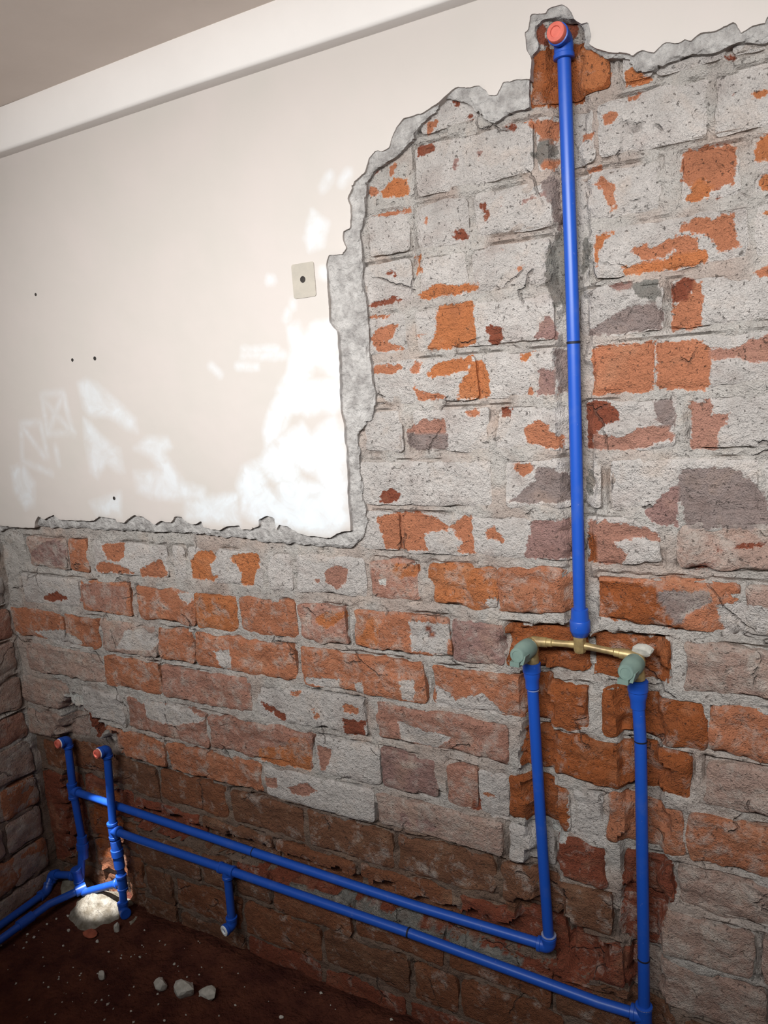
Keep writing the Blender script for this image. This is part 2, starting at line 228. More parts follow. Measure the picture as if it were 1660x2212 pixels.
BEIGE = [[(-920,1382),(-896,1376),(-916,1351),(-941,1346)],[(-914,1281),(-868,1261),(-854,1236),(-894,1239),(-917,1253)],[(-882,1446),(-849,1481),(-806,1457),(-798,1443),(-856,1442)],[(-1011,1270),(-967,1241),(-974,1212),(-1001,1229)]]
CHIPS = [(-1.812, -0.092, 0.0051), (-1.836, -0.113, 0.0036), (-1.841, -0.14, 0.0039), (-1.761, -0.13, 0.0054), (-1.826, -0.192, 0.0051), (-1.831, -0.212, 0.003), (-1.819, -0.229, 0.0024), (-1.731, -0.172, 0.0027), (-1.645, -0.128, 0.0057), (-1.587, -0.14, 0.0027), (-1.633, -0.261, 0.003), (-1.639, -0.287, 0.003), (-1.388, -0.1, 0.0045), (-1.478, -0.257, 0.0036), (-1.282, -0.239, 0.003), (-1.856, -0.191, 0.0039), (-1.036, -0.111, 0.006)]

# ---------------------------------------------------------------- helpers
def srgb(r, g, b):
    def f(c):
        c /= 255.0
        return c / 12.92 if c <= 0.04045 else ((c + 0.055) / 1.055) ** 2.4
    return (f(r), f(g), f(b))

TONE = {
    'g': srgb(206, 195, 188), 'w': srgb(212, 207, 200), 'o': srgb(194, 118, 74), 't': srgb(188, 120, 88),
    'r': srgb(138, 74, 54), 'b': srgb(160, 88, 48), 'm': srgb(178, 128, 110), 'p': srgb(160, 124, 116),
    'q': srgb(150, 132, 126), 'k': srgb(134, 128, 121), 'd': srgb(130, 88, 66), 'n': srgb(184, 152, 138), 'e': srgb(140, 88, 62),  # d, e: dusty low courses, also darkened to paint in weaker light
}
MORTAR = srgb(196, 186, 178)

def thing(name, label, cat, loc, group=None):
    o = bpy.data.objects.new(name, None)
    o.empty_display_size = 0.05
    o.location = loc
    COL.objects.link(o)
    o['label'] = label; o['category'] = cat
    if group: o['group'] = group
    return o

def world_loc(p):
    v = Vector((0, 0, 0))
    while p is not None:
        v += p.location; p = p.parent
    return v

def obj(name, verts, faces, material, parent=None, origin=None, smooth=True, angle=40):
    """one mesh object; verts in metres in the room; origin: where its pivot sits in the room"""
    base = world_loc(parent)
    org = Vector(origin) if origin is not None else base
    V = np.asarray(verts, dtype=float) - np.array(org)
    me = bpy.data.meshes.new(name)
    me.from_pydata(V.tolist(), [], faces if isinstance(faces, list) else faces.tolist())
    me.materials.append(material)
    if smooth:
        me.polygons.foreach_set('use_smooth', [True] * len(me.polygons))
        me.set_sharp_from_angle(angle=math.radians(angle))
    me.update()
    o = bpy.data.objects.new(name, me)
    o.parent = parent
    o.location = org - base
    COL.objects.link(o)
    return o

class MB:
    """collects closed shapes into one mesh"""
    def __init__(s): s.v = []; s.f = []
    def add(s, v, f):
        n = len(s.v); s.v += [tuple(p) for p in v]; s.f += [tuple(i + n for i in q) for q in f]
    def tube(s, pts, rad, seg=20, cap=True):
        pts = [Vector(p) for p in pts]
        rad = rad if isinstance(rad, (list, tuple)) else [rad] * len(pts)
        v = []; f = []
        t0 = (pts[1] - pts[0]).normalized()
        up = Vector((0, 0, 1)) if abs(t0.z) < 0.9 else Vector((0, 1, 0))
        a = t0.cross(up).normalized()
        for i, p in enumerate(pts):
            ta = (pts[i] - pts[i - 1]) if i else (pts[1] - pts[0])
            tb = (pts[i + 1] - pts[i]) if i < len(pts) - 1 else ta
            if ta.length < 1e-9: ta = tb
            if tb.length < 1e-9: tb = ta
            t = (ta.normalized() + tb.normalized()).normalized()
            a = (a - t * a.dot(t)).normalized()
            b = t.cross(a)
            for k in range(seg):
                an = 2 * math.pi * k / seg
                v.append(p + (a * math.cos(an) + b * math.sin(an)) * rad[i])
        for i in range(len(pts) - 1):
            for k in range(seg):
                k2 = (k + 1) % seg
                f.append((i * seg + k, i * seg + k2, (i + 1) * seg + k2, (i + 1) * seg + k))
        if cap:
            f.append(tuple(reversed(range(seg))))
            f.append(tuple((len(pts) - 1) * seg + k for k in range(seg)))
        s.add(v, f)
    def lathe(s, p, d, prof, seg=24, cap=True):
        """prof: (distance along d, radius)"""
        p = Vector(p); d = Vector(d).normalized()
        a = d.orthogonal().normalized(); b = d.cross(a)
        v = []; f = []
        for (h, r) in prof:
            for k in range(seg):
                an = 2 * math.pi * k / seg
                v.append(p + d * h + (a * math.cos(an) + b * math.sin(an)) * max(r, 1e-5))
        for i in range(len(prof) - 1):
            for k in range(seg):
                k2 = (k + 1) % seg
                f.append((i * seg + k, i * seg + k2, (i + 1) * seg + k2, (i + 1) * seg + k))
        if cap:
            f.append(tuple(reversed(range(seg))))
            f.append(tuple((len(prof) - 1) * seg + k for k in range(seg)))
        s.add(v, f)
    def box(s, c, ax, ay, az):
        c, ax, ay, az = map(Vector, (c, ax, ay, az))
        v = [c + ax * i + ay * j + az * k for i in (-1, 1) for j in (-1, 1) for k in (-1, 1)]
        s.add(v, [(0, 1, 3, 2), (4, 6, 7, 5), (0, 4, 5, 1), (2, 3, 7, 6), (0, 2, 6, 4), (1, 5, 7, 3)])
    def build(s, name, material, parent=None, **k):
        return obj(name, s.v, s.f, material, parent, **k)

rng = np.random.default_rng(7)
LAT = rng.random((256, 256))
def vnoise(u, v, cell, seed=0):
    """smooth lattice noise in -1..1"""
    u = np.asarray(u) / cell + seed * 17.37; v = np.asarray(v) / cell + seed * 41.13
    iu = np.floor(u).astype(int); iv = np.floor(v).astype(int)
    fu = u - iu; fv = v - iv
    fu = fu * fu * (3 - 2 * fu); fv = fv * fv * (3 - 2 * fv)
    g = lambda i, j: LAT[i % 256, j % 256]
    a = g(iu, iv) * (1 - fu) + g(iu + 1, iv) * fu
    b = g(iu, iv + 1) * (1 - fu) + g(iu + 1, iv + 1) * fu
    return (a * (1 - fv) + b * fv) * 2 - 1
def fbm(u, v, cell, seed=0, octs=3):
    s = 0; amp = 1; tot = 0
    for k in range(octs):
        s = s + amp * vnoise(u, v, cell / 2 ** k, seed + k * 3); tot += amp; amp *= 0.5
    return s / tot
def sstep(a, b, x):
    t = np.clip((x - a) / (b - a), 0, 1)
    return t * t * (3 - 2 * t)

def poly_sd(poly, X, Z):
    """signed distance in metres, positive inside"""
    P = np.array(poly, float) / 1000.0
    d2 = np.full(X.shape, 1e9); inside = np.zeros(X.shape, bool)
    n = len(P)
    for i in range(n):
        ax, az = P[i]; bx, bz = P[(i + 1) % n]
        ex, ez = bx - ax, bz - az
        L = ex * ex + ez * ez + 1e-12
        t = np.clip(((X - ax) * ex + (Z - az) * ez) / L, 0, 1)
        d2 = np.minimum(d2, (X - ax - t * ex) ** 2 + (Z - az - t * ez) ** 2)
        if az != bz:
            c = ((az > Z) != (bz > Z)) & (X < (bx - ax) * (Z - az) / (bz - az) + ax)
            inside ^= c
    d = np.sqrt(d2)
    return np.where(inside, d, -d)

def line_d(pts, X, Z):
    d2 = np.full(X.shape, 1e9)
    for (ax, az), (bx, bz) in zip(pts[:-1], pts[1:]):
        ex, ez = bx - ax, bz - az
        L = ex * ex + ez * ez + 1e-12
        t = np.clip(((X - ax) * ex + (Z - az) * ez) / L, 0, 1)
        d2 = np.minimum(d2, (X - ax - t * ex) ** 2 + (Z - az - t * ez) ** 2)
    return np.sqrt(d2)

MARGIN = 0.03
def paint(X, Z, patches):
    """nearest patch edge (signed) and that patch's tone for every point"""
    sd = np.full(X.shape, -MARGIN); cb = np.zeros(X.shape + (3,)); cb[:] = TONE['t']
    for tone, poly in patches:
        P = np.array(poly) / 1000.0
        x0, z0 = P.min(0) - MARGIN; x1, z1 = P.max(0) + MARGIN
        m = (X > x0) & (X < x1) & (Z > z0) & (Z < z1)
        if not m.any(): continue
        s = poly_sd(poly, X[m], Z[m])
        cur = sd[m]; c = cb[m]
        better = (s > cur) | ((s > 0) & (cur > 0))
        cur = np.where(better, s, cur); c[better] = TONE[tone]
        sd[m] = cur; cb[m] = c
    return np.clip(sd, -MARGIN, MARGIN), cb

GROOVES = [  # chases cut for the pipes: centre line, half width, depth
    ([(-0.344, 1.955), (-0.340, 1.00)], 0.027, 0.016),
    ([(-0.440, 0.935), (-0.240, 0.925)], 0.045, 0.022),
    ([(-0.430, 0.90), (-0.424, 0.29)], 0.030, 0.024),
    ([(-0.241, 0.90), (-0.237, 0.16)], 0.036, 0.022),
    ([(-1.855, 0.310), (-1.58, 0.302), (-1.18, 0.294), (-0.72, 0.285), (-0.425, 0.290)], 0.034, 0.042),
    ([(-1.66, 0.248), (-1.25, 0.245), (-0.72, 0.241), (-0.24, 0.228)], 0.015, 0.014),
    ([(-1.84, 0.46), (-1.855, 0.02)], 0.05, 0.045),
    ([(-1.645, 0.50), (-1.66, 0.02)], 0.045, 0.030),
    ([(-1.755, 0.53), (-1.75, 0.05)], 0.075, 0.050),
    ([(-0.44, 0.345), (-0.36, 0.32)], 0.05, 0.040),
]
def groove(X, Z):
    g = np.zeros(X.shape)
    w = fbm(X, Z, 0.030, 5, 3) * 0.6
    for pts, hw, dep in GROOVES:
        g = np.maximum(g, dep * sstep(1.12, 0.88, line_d(pts, X, Z) / hw + w))
    # below the brick ledge the face of the wall is hacked back
    g = np.maximum(g, 0.013 * sstep(0.480, 0.470, Z + vnoise(X, Z * 0, 0.09, 9) * 0.006 + 0.0) * sstep(-0.42, -0.46, X))
    return g

def grid_faces(nu, nv):
    i = np.arange((nu - 1) * (nv - 1)); a = i // (nu - 1) * nu + i % (nu - 1)
    return np.stack([a, a + 1, a + nu + 1, a + nu], 1)

def attrs(me, ca, cb, sd, coat):
    n = len(me.vertices)
    for nm, c in (('ca', ca), ('cb', cb)):
        at = me.attributes.new(nm, 'FLOAT_COLOR', 'POINT')
        at.data.foreach_set('color', np.concatenate([c, np.ones((n, 1))], 1).astype(np.float32).ravel())
    for nm, c in (('sd', sd), ('coat', coat)):
        at = me.attributes.new(nm, 'FLOAT', 'POINT')
        at.data.foreach_set('value', np.asarray(c, np.float32).ravel())

# ---------------------------------------------------------------- materials
def new_mat(name):
    m = bpy.data.materials.new(name); m.use_nodes = True
    nt = m.node_tree; bs = nt.nodes['Principled BSDF']
    return m, nt, bs
def nd(nt, typ, **kw):
    n = nt.nodes.new(typ)
    for k, v in kw.items():
        if k in n.inputs.keys() if isinstance(k, str) else False: n.inputs[k].default_value = v
        else: setattr(n, k, v)
    return n
def noise(nt, scale, detail=4, rough=0.55, vec=None, dist=0.0):
    n = nt.nodes.new('ShaderNodeTexNoise')
    n.inputs['Scale'].default_value = scale; n.inputs['Detail'].default_value = detail
    n.inputs['Roughness'].default_value = rough; n.inputs['Distortion'].default_value = dist
    if vec is not None: nt.links.new(vec, n.inputs['Vector'])
    return n.outputs['Fac']
def maprange(nt, val, a, b, c, d, smooth=False):
    n = nt.nodes.new('ShaderNodeMapRange')
    if smooth: n.interpolation_type = 'SMOOTHSTEP'
    nt.links.new(val, n.inputs['Value'])
    for k, v in zip(('From Min', 'From Max', 'To Min', 'To Max'), (a, b, c, d)): n.inputs[k].default_value = v
    return n.outputs['Result']
def math_(nt, op, a, b=None):
    n = nt.nodes.new('ShaderNodeMath'); n.operation = op
    for i, v in enumerate((a, b)):
        if v is None: continue
        if hasattr(v, 'is_linked'): nt.links.new(v, n.inputs[i])
        else: n.inputs[i].default_value = v
    return n.outputs[0]
def mix(nt, fac, a, b, blend='MIX'):
    n = nt.nodes.new('ShaderNodeMix'); n.data_type = 'RGBA'; n.blend_type = blend
    for sock, v in (('Factor', fac), ('A', a), ('B', b)):
        s = n.inputs[0] if sock == 'Factor' else n.inputs[6 if sock == 'A' else 7]
        if hasattr(v, 'is_linked'): nt.links.new(v, s)
        else: s.default_value = v if sock == 'Factor' else (*v[:3], 1)
    return n.outputs[2]
def bump(nt, bs, height, strength, dist):
    n = nt.nodes.new('ShaderNodeBump'); n.inputs['Strength'].default_value = strength
    n.inputs['Distance'].default_value = dist
    nt.links.new(height, n.inputs['Height']); nt.links.new(n.outputs['Normal'], bs.inputs['Normal'])
def attr(nt, name, out):
    n = nt.nodes.new('ShaderNodeAttribute'); n.attribute_name = name
    return n.outputs[out]
def position(nt):
    return nt.nodes.new('ShaderNodeNewGeometry').outputs['Position']

def make_masonry():
    m, nt, bs = new_mat('masonry')
    pos = position(nt)
    n_edge = noise(nt, 90, 5, 0.65, pos)
    n_fine = noise(nt, 420, 3, 0.6, pos)
    n_mid = noise(nt, 28, 4, 0.6, pos)
    n_big = noise(nt, 9, 3, 0.5, pos)
    sd = attr(nt, 'sd', 'Fac'); coat = attr(nt, 'coat', 'Fac')
    j = math_(nt, 'MULTIPLY', math_(nt, 'SUBTRACT', n_edge, 0.5), 0.022)
    j2 = math_(nt, 'MULTIPLY', math_(nt, 'SUBTRACT', n_mid, 0.5), 0.010)
    s = math_(nt, 'ADD', math_(nt, 'ADD', sd, j), j2)
    fac = maprange(nt, s, -0.0014, 0.0014, 0, 1, True)
    col = mix(nt, fac, attr(nt, 'ca', 'Color'), attr(nt, 'cb', 'Color'))
    # thin mortar film left on raw faces (coat > 0), bare specks in coated ones (coat < 0)
    film = maprange(nt, math_(nt, 'ADD', noise(nt, 22, 8, 0.72, pos, 0.3), math_(nt, 'MULTIPLY', coat, 0.22)), 0.56, 0.74, 0, 0.8)
    film = math_(nt, 'MULTIPLY', film, maprange(nt, coat, 0.0, 0.05, 0, 1))
    col = mix(nt, film, col, (*srgb(200, 186, 175),))
    drift = noise(nt, 13, 5, 0.6, pos, 0.4)
    col = mix(nt, maprange(nt, drift, 0.5, 0.72, 0, 0.30), col, (*srgb(128, 84, 66),))
    col = mix(nt, maprange(nt, drift, 0.46, 0.28, 0, 0.22), col, (*srgb(214, 172, 140),))
    speck = maprange(nt, noise(nt, 60, 5, 0.7, pos), 0.66, 0.71, 0, 0.85, True)
    speck = math_(nt, 'MULTIPLY', speck, maprange(nt, coat, 0.0, -0.5, 0, 1))
    col = mix(nt, speck, col, (*srgb(168, 104, 84),))
    tint = maprange(nt, n_mid, 0.25, 0.75, 0.84, 1.12)
    tint2 = maprange(nt, n_fine, 0.25, 0.75, 0.86, 1.1)
    tint3 = maprange(nt, n_big, 0.3, 0.7, 0.92, 1.06)
    t = math_(nt, 'MULTIPLY', math_(nt, 'MULTIPLY', tint, tint2), tint3)
    comb = nt.nodes.new('ShaderNodeCombineColor')
    for i in range(3): nt.links.new(t, comb.inputs[i])
    col = mix(nt, 1.0, col, comb.outputs[0], 'MULTIPLY')
    pit = maprange(nt, noise(nt, 150, 4, 0.6, pos, 0.4), 0.62, 0.70, 0, 0.6, True)
    col = mix(nt, pit, col, (*srgb(96, 82, 74),))
    # hairline cracks
    vo = nt.nodes.new('ShaderNodeTexVoronoi'); vo.feature = 'DISTANCE_TO_EDGE'; vo.inputs['Scale'].default_value = 6.5
    wn = nt.nodes.new('ShaderNodeTexNoise'); wn.inputs['Scale'].default_value = 26; wn.inputs['Detail'].default_value = 4
    nt.links.new(pos, wn.inputs['Vector'])
    wv = nt.nodes.new('ShaderNodeVectorMath'); wv.operation = 'MULTIPLY_ADD'
    nt.links.new(wn.outputs['Color'], wv.inputs[0]); wv.inputs[1].default_value = (0.035, 0.035, 0.035); nt.links.new(pos, wv.inputs[2])
    nt.links.new(wv.outputs[0], vo.inputs['Vector'])
    crk = maprange(nt, vo.outputs['Distance'], 0.004, 0.016, 1, 0, True)
    crk = math_(nt, 'MULTIPLY', crk, maprange(nt, noise(nt, 11, 3, 0.5, pos), 0.55, 0.62, 0, 1, True))
    col = mix(nt, math_(nt, 'MULTIPLY', crk, 0.5), col, (*srgb(92, 76, 68),))
    nt.links.new(col, bs.inputs['Base Color'])
    bs.inputs['Roughness'].default_value = 0.93
    bs.inputs['Specular IOR Level'].default_value = 0.2
    h = math_(nt, 'ADD', math_(nt, 'MULTIPLY', n_edge, 1.0), math_(nt, 'MULTIPLY', n_fine, 0.45))
    h = math_(nt, 'SUBTRACT', h, math_(nt, 'MULTIPLY', fac, 0.12))
    h = math_(nt, 'SUBTRACT', h, math_(nt, 'MULTIPLY', pit, 0.6))
    h = math_(nt, 'SUBTRACT', h, math_(nt, 'MULTIPLY', crk, 0.6))
    bump(nt, bs, h, 1.0, 0.013)
    return m
MASONRY = make_masonry()

def make_plaster():
    m, nt, bs = new_mat('painted_plaster')
    pos = position(nt)
    n1 = noise(nt, 60, 5, 0.6, pos); n2 = noise(nt, 7, 3, 0.5, pos); n3 = noise(nt, 16, 5, 0.6, pos, 1.0)
    sd = attr(nt, 'sd', 'Fac')
    s = math_(nt, 'ADD', sd, math_(nt, 'MULTIPLY', math_(nt, 'SUBTRACT', n1, 0.5), 0.010))
    s = math_(nt, 'ADD', s, math_(nt, 'MULTIPLY', math_(nt, 'SUBTRACT', noise(nt, 20, 4, 0.6, pos, 1.5), 0.5), maprange(nt, sd, -0.004, 0.012, 0.004, 0.05)))
    fac = maprange(nt, s, -0.010, 0.016, 0, 0.92)
    fac = math_(nt, 'MULTIPLY', fac, maprange(nt, n3, 0.35, 0.62, 0.45, 1.0))
    sx = nt.nodes.new('ShaderNodeSeparateXYZ'); nt.links.new(pos, sx.inputs[0])
    fac = math_(nt, 'MULTIPLY', fac, maprange(nt, sx.outputs[0], -1.25, -0.95, 0.6, 1.0))
    base = mix(nt, maprange(nt, n2, 0.3, 0.7, 0, 1), srgb(194, 182, 175), srgb(190, 180, 172))
    col = mix(nt, fac, base, srgb(216, 220, 224))
    nt.links.new(col, bs.inputs['Base Color'])
    bs.inputs['Roughness'].default_value = 0.6
    bs.inputs['Specular IOR Level'].default_value = 0.25
    bump(nt, bs, noise(nt, 25, 3, 0.5, pos), 0.12, 0.004)
    return m
def make_plain(name, c1, c2, scale, rough, bstr=0.3, bdist=0.004, bscale=80, spec=0.3):
    m, nt, bs = new_mat(name)
    pos = position(nt)
    col = mix(nt, maprange(nt, noise(nt, scale, 5, 0.6, pos), 0.35, 0.65, 0, 1), c1, c2)
    nt.links.new(col, bs.inputs['Base Color'])
    bs.inputs['Roughness'].default_value = rough
    bs.inputs['Specular IOR Level'].default_value = spec
    if bstr: bump(nt, bs, noise(nt, bscale, 5, 0.6, pos), bstr, bdist)
    return m
PLASTER = make_plaster()
RENDER = make_plain('cement_render', srgb(142, 135, 131), srgb(184, 177, 172), 55, 0.95, 1.0, 0.012, 70, 0.2)
CEILING = make_plain('ceiling_paint', srgb(238, 224, 214), srgb(232, 218, 208), 5, 0.8, 0.1, 0.004, 30)
BEAM = make_plain('beam_paint', srgb(224, 215, 209), srgb(228, 219, 213), 6, 0.7, 0.08, 0.004, 30)
PATCH_MAT = make_plain('bare_filler', srgb(176, 165, 152), srgb(168, 158, 146), 40, 0.9, 0.3)
DARK = make_plain('hole_shade', srgb(60, 54, 50), srgb(44, 40, 38), 80, 0.95, 0)  # dark colour stands in for the shade inside small holes
EARTH = make_plain('red_earth', srgb(72, 38, 32), srgb(100, 58, 44), 14, 1.0, 1.0, 0.02, 60, 0.1)
STONE = make_plain('pale_stone', srgb(196, 190, 180), srgb(166, 160, 150), 60, 0.95, 0.5, 0.004, 120, 0.2)
MOUND = make_plain('grey_cement', srgb(150, 142, 130), srgb(112, 102, 88), 50, 0.95, 1.0, 0.008, 90, 0.2)
BRICKBIT = make_plain('brick_fragment', srgb(168, 92, 70), srgb(140, 76, 58), 60, 0.95, 0.5, 0.004, 120, 0.2)

def make_pvc():
    m, nt, bs = new_mat('blue_plastic')
    pos = position(nt)
    dust = maprange(nt, noise(nt, 22, 5, 0.65, pos), 0.5, 0.75, 0, 0.25, True)
    col = mix(nt, dust, srgb(29, 76, 168), srgb(84, 104, 160))
    col = mix(nt, maprange(nt, noise(nt, 160, 4, 0.7, pos), 0.66, 0.72, 0, 0.35, True), col, srgb(150, 150, 170))
    nt.links.new(col, bs.inputs['Base Color'])
    bs.inputs['Roughness'].default_value = 0.36
    bs.inputs['Specular IOR Level'].default_value = 0.45
    return m
PVC = make_pvc()
BLACK = make_plain('black_tape', srgb(24, 26, 40), srgb(30, 32, 50), 60, 0.6, 0)
CEMENT_LINE = make_plain('pale_solvent_cement', srgb(150, 150, 165), srgb(110, 122, 170), 80, 0.6, 0)
RED_PLUG = make_plain('red_plug', srgb(206, 104, 88), srgb(190, 88, 74), 90, 0.6, 0.2)
WHITE_TAPE = make_plain('white_thread_tape', srgb(238, 238, 236), srgb(226, 226, 224), 90, 0.6, 0.2)
GREEN_CAP = make_plain('grey_green_plastic', srgb(120, 138, 128), srgb(108, 126, 118), 40, 0.5, 0.05)
def make_brass():
    m, nt, bs = new_mat('weathered_brass')
    pos = position(nt)
    col = mix(nt, maprange(nt, noise(nt, 50, 5, 0.6, pos), 0.4, 0.65, 0, 1), srgb(176, 150, 102), srgb(128, 106, 76))
    nt.links.new(col, bs.inputs['Base Color'])
    bs.inputs['Metallic'].default_value = 0.4
    bs.inputs['Roughness'].default_value = 0.42
    bump(nt, bs, noise(nt, 120, 4, 0.6, pos), 0.15, 0.002)
    return m
BRASS = make_brass()

# ---------------------------------------------------------------- the walls
def coat_for(tone):
    return {'g': -0.35, 'w': 0.0, 'o': 0.25, 't': 0.32, 'r': 0.1, 'b': 0.08, 'm': 0.38, 'p': 0.22, 'q': 0.2, 'k': 0.0, 'd': 0.12, 'n': 0.5, 'e': 0.1}[tone]

def brick_surface(xl, xr, zb, zt, tone, chip, patches, use_groove, seed, step=0.0062):
    """front face grid + rim: returns verts (u, depth, z), faces, ca, cb, sd, coat. depth grows into the wall"""
    nu = max(4, int(round((xr - xl) / step)) + 1); nv = max(4, int(round((zt - zb) / step)) + 1)
    a = np.linspace(-1, 1, nu); b = np.linspace(-1, 1, nv)
    A, B_ = np.meshgrid(a, b)
    hx, hz = (xr - xl) / 2, (zt - zb) / 2
    r = min(0.009, hx * 0.6, hz * 0.6)
    X = A * hx; Z = B_ * hz
    # round the corners
    ox = np.abs(X) - (hx - r); oz = np.abs(Z) - (hz - r)
    both = (ox > 0) & (oz > 0)
    mx = np.maximum(ox, oz); ln = np.sqrt(ox ** 2 + oz ** 2) + 1e-9
    k = np.where(both, mx / ln, 1.0)
    X = np.where(both, np.sign(X) * (hx - r + ox * k), X)
    Z = np.where(both, np.sign(Z) * (hz - r + oz * k), Z)
    cx, cz = (xl + xr) / 2, (zb + zt) / 2
    edge = np.maximum(np.abs(A) ** 6, np.abs(B_) ** 3)
    wob = 0.0030 + 0.0014 * chip
    X = X + cx + fbm(X + cx, Z + cz, 0.045, seed % 50 + 11, 4) * wob * edge
    Z = Z + cz + fbm(X + cx, Z, 0.05, seed % 50 + 23, 4) * wob * 1.3 * edge
    de = np.minimum(hx * (1 - np.abs(A)), hz * (1 - np.abs(B_)))
    y = 0.0055 * (1 - sstep(0, 0.006, de)) * (0.35 + 0.10 * chip)
    rs = np.random.default_rng(seed)
    y = y + rs.uniform(-0.0015, 0.0015) + (A * rs.uniform(-1, 1) + B_ * rs.uniform(-1, 1)) * 0.0008 * (1 + chip * 0.7)
    y = y + fbm(X, Z, 0.045, seed % 37 + 3, 4) * 0.0010 * (1 + chip)
    # broken faces: flat facets at different depths
    if chip >= 3:
        f1 = vnoise(X + Z * 0.5, Z * 1.8, 0.05, seed % 29 + 60)
        f2 = np.floor(f1 * 3.0) / 3.0
        y = y + np.maximum(f2, -0.3) * 0.0013 * chip + (0.5 - np.abs(fbm(X, Z * 2.2, 0.028, seed % 31, 3))) * 0.0016 * chip - 0.0008 * chip
    sd, cb = paint(X, Z, patches)
    if tone in 'g':
        y = y + 0.0016 * sstep(-0.003, 0.004, sd)
    if use_groove:
        y = y + groove(X, Z)
    ca = np.zeros(X.shape + (3,)); tc = np.array(TONE[tone]) * (1 + rs.uniform(-0.06, 0.06))
    ca[:] = tc
    coat = np.full(X.shape, coat_for(tone))
    F = grid_faces(nu, nv).tolist()
    V = np.stack([X.ravel(), y.ravel(), Z.ravel()], 1)
    ring = list(range(nu)) + [i * nu + nu - 1 for i in range(1, nv)] + [(nv - 1) * nu + i for i in range(nu - 2, -1, -1)] + [i * nu for i in range(nv - 2, 0, -1)]
    n0 = len(V)
    W = V[ring].copy(); W[:, 1] += 0.022
    V = np.concatenate([V, W])
    L = len(ring)
    for i in range(L):
        j = (i + 1) % L
        F.append([ring[j], ring[i], n0 + i, n0 + j])
    ext = lambda q: np.concatenate([q.reshape(n0, -1), q.reshape(n0, -1)[ring]])
    return V, F, ext(ca), ext(cb), ext(sd)[:, 0], ext(coat)[:, 0]

def rect_sd(bricks, U, Z, reach=0.03):
    """distance to the nearest brick outline, negative inside a brick"""
    D = np.full(U.shape, reach)
    for (xl, xr, zb, zt, *_r) in bricks:
        m = (U > xl - reach) & (U < xr + reach) & (Z > zb - reach) & (Z < zt + reach)
        if not m.any(): continue
        dx = np.maximum(xl - U[m], U[m] - xr); dz = np.maximum(zb - Z[m], Z[m] - zt)
        d = np.where((dx > 0) & (dz > 0), np.hypot(dx, dz), np.maximum(dx, dz))
        D[m] = np.minimum(D[m], d)
    return D

def mortar_surface(u0, u1, z0, z1, step, bricks, patches, use_groove, seed):
    nu = int(round((u1 - u0) / step)) + 1; nv = int(round((z1 - z0) / step)) + 1
    U, Z = np.meshgrid(np.linspace(u0, u1, nu), np.linspace(z0, z1, nv))
    Us = U + fbm(U, Z, 0.02, 90 + seed) * 0.003; Zs = Z + fbm(U, Z, 0.02, 95 + seed) * 0.003
    D = rect_sd(bricks, Us, Zs)
    low = sstep(1.25, 0.9, Z)
    y = 0.0010 + 0.0030 * low
    y = y - fbm(U, Z, 0.040, 31 + seed, 4) * (0.0050 + 0.0016 * low) - np.maximum(0, fbm(U, Z, 0.014, 47 + seed, 2)) * 0.0028
    crack = sstep(0.0052, 0.0015, np.abs(D - 0.0012)) * sstep(-0.08, 0.22, fbm(U, Z, 0.07, 71 + seed))
    y = y + crack * (0.010 + 0.003 * low)
    lap = 0.002 + 0.012 * sstep(0.1, 0.6, fbm(U, Z, 0.05, 83 + seed, 3))     # mortar lapping over the brick edges
    y = y + 0.013 * sstep(0.0, -0.007, D + lap)
    if use_groove: y = y + groove(U, Z)
    sd, cb = paint(U, Z, patches)
    ca = np.zeros(U.shape + (3,)); ca[:] = MORTAR
    dust = sstep(-0.1, 0.5, fbm(U, Z, 0.09, 52 + seed, 4))[..., None] * 0.5
    ca = ca * (1 - dust) + np.array(srgb(190, 160, 144)) * dust
    # earth splashed on the joints near the floor, darker to paint in light falloff
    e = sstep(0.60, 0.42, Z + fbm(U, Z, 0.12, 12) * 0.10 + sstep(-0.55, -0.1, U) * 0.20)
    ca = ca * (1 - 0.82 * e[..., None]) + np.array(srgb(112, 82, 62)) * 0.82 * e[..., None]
    V = np.stack([U.ravel(), y.ravel(), Z.ravel()], 1)
    return V, grid_faces(nu, nv), ca.reshape(-1, 3), cb.reshape(-1, 3), sd.ravel(), np.zeros(nu * nv)

def masonry_object(name, V, F, ca, cb, sd, coat, to_room, parent=None, origin=None):
    R = to_room(V)
    o = obj(name, R, F, MASONRY, parent, origin=origin, smooth=True, angle=50)
    attrs(o.data, ca, cb, sd, coat)
    return o

bricks = [(a / 1000, b / 1000, c / 1000, d / 1000, t, ch) for (a, b, c, d, t, ch) in BRICKS]
# the same courses run on past the right edge of the view
rr = random.Random(3)
rows = {}
for b in bricks: rows.setdefault(round(b[2], 2), []).append(b)
for zk, lst in rows.items():
    last = max(lst, key=lambda q: q[1])
    x = last[1] + 0.014
    while x < 0.42:
        bricks.append((x, x + 0.226, last[2], last[3], last[4], last[5])); x += 0.24

back_room = lambda V: np.stack([V[:, 0], V[:, 1], V[:, 2]], 1)
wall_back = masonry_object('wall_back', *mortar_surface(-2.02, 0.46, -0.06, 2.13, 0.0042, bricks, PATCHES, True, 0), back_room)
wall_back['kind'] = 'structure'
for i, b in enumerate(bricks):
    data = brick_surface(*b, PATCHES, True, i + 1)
    masonry_object('brick', *data, back_room, wall_back, origin=((b[0] + b[1]) / 2, 0, (b[2] + b[3]) / 2))

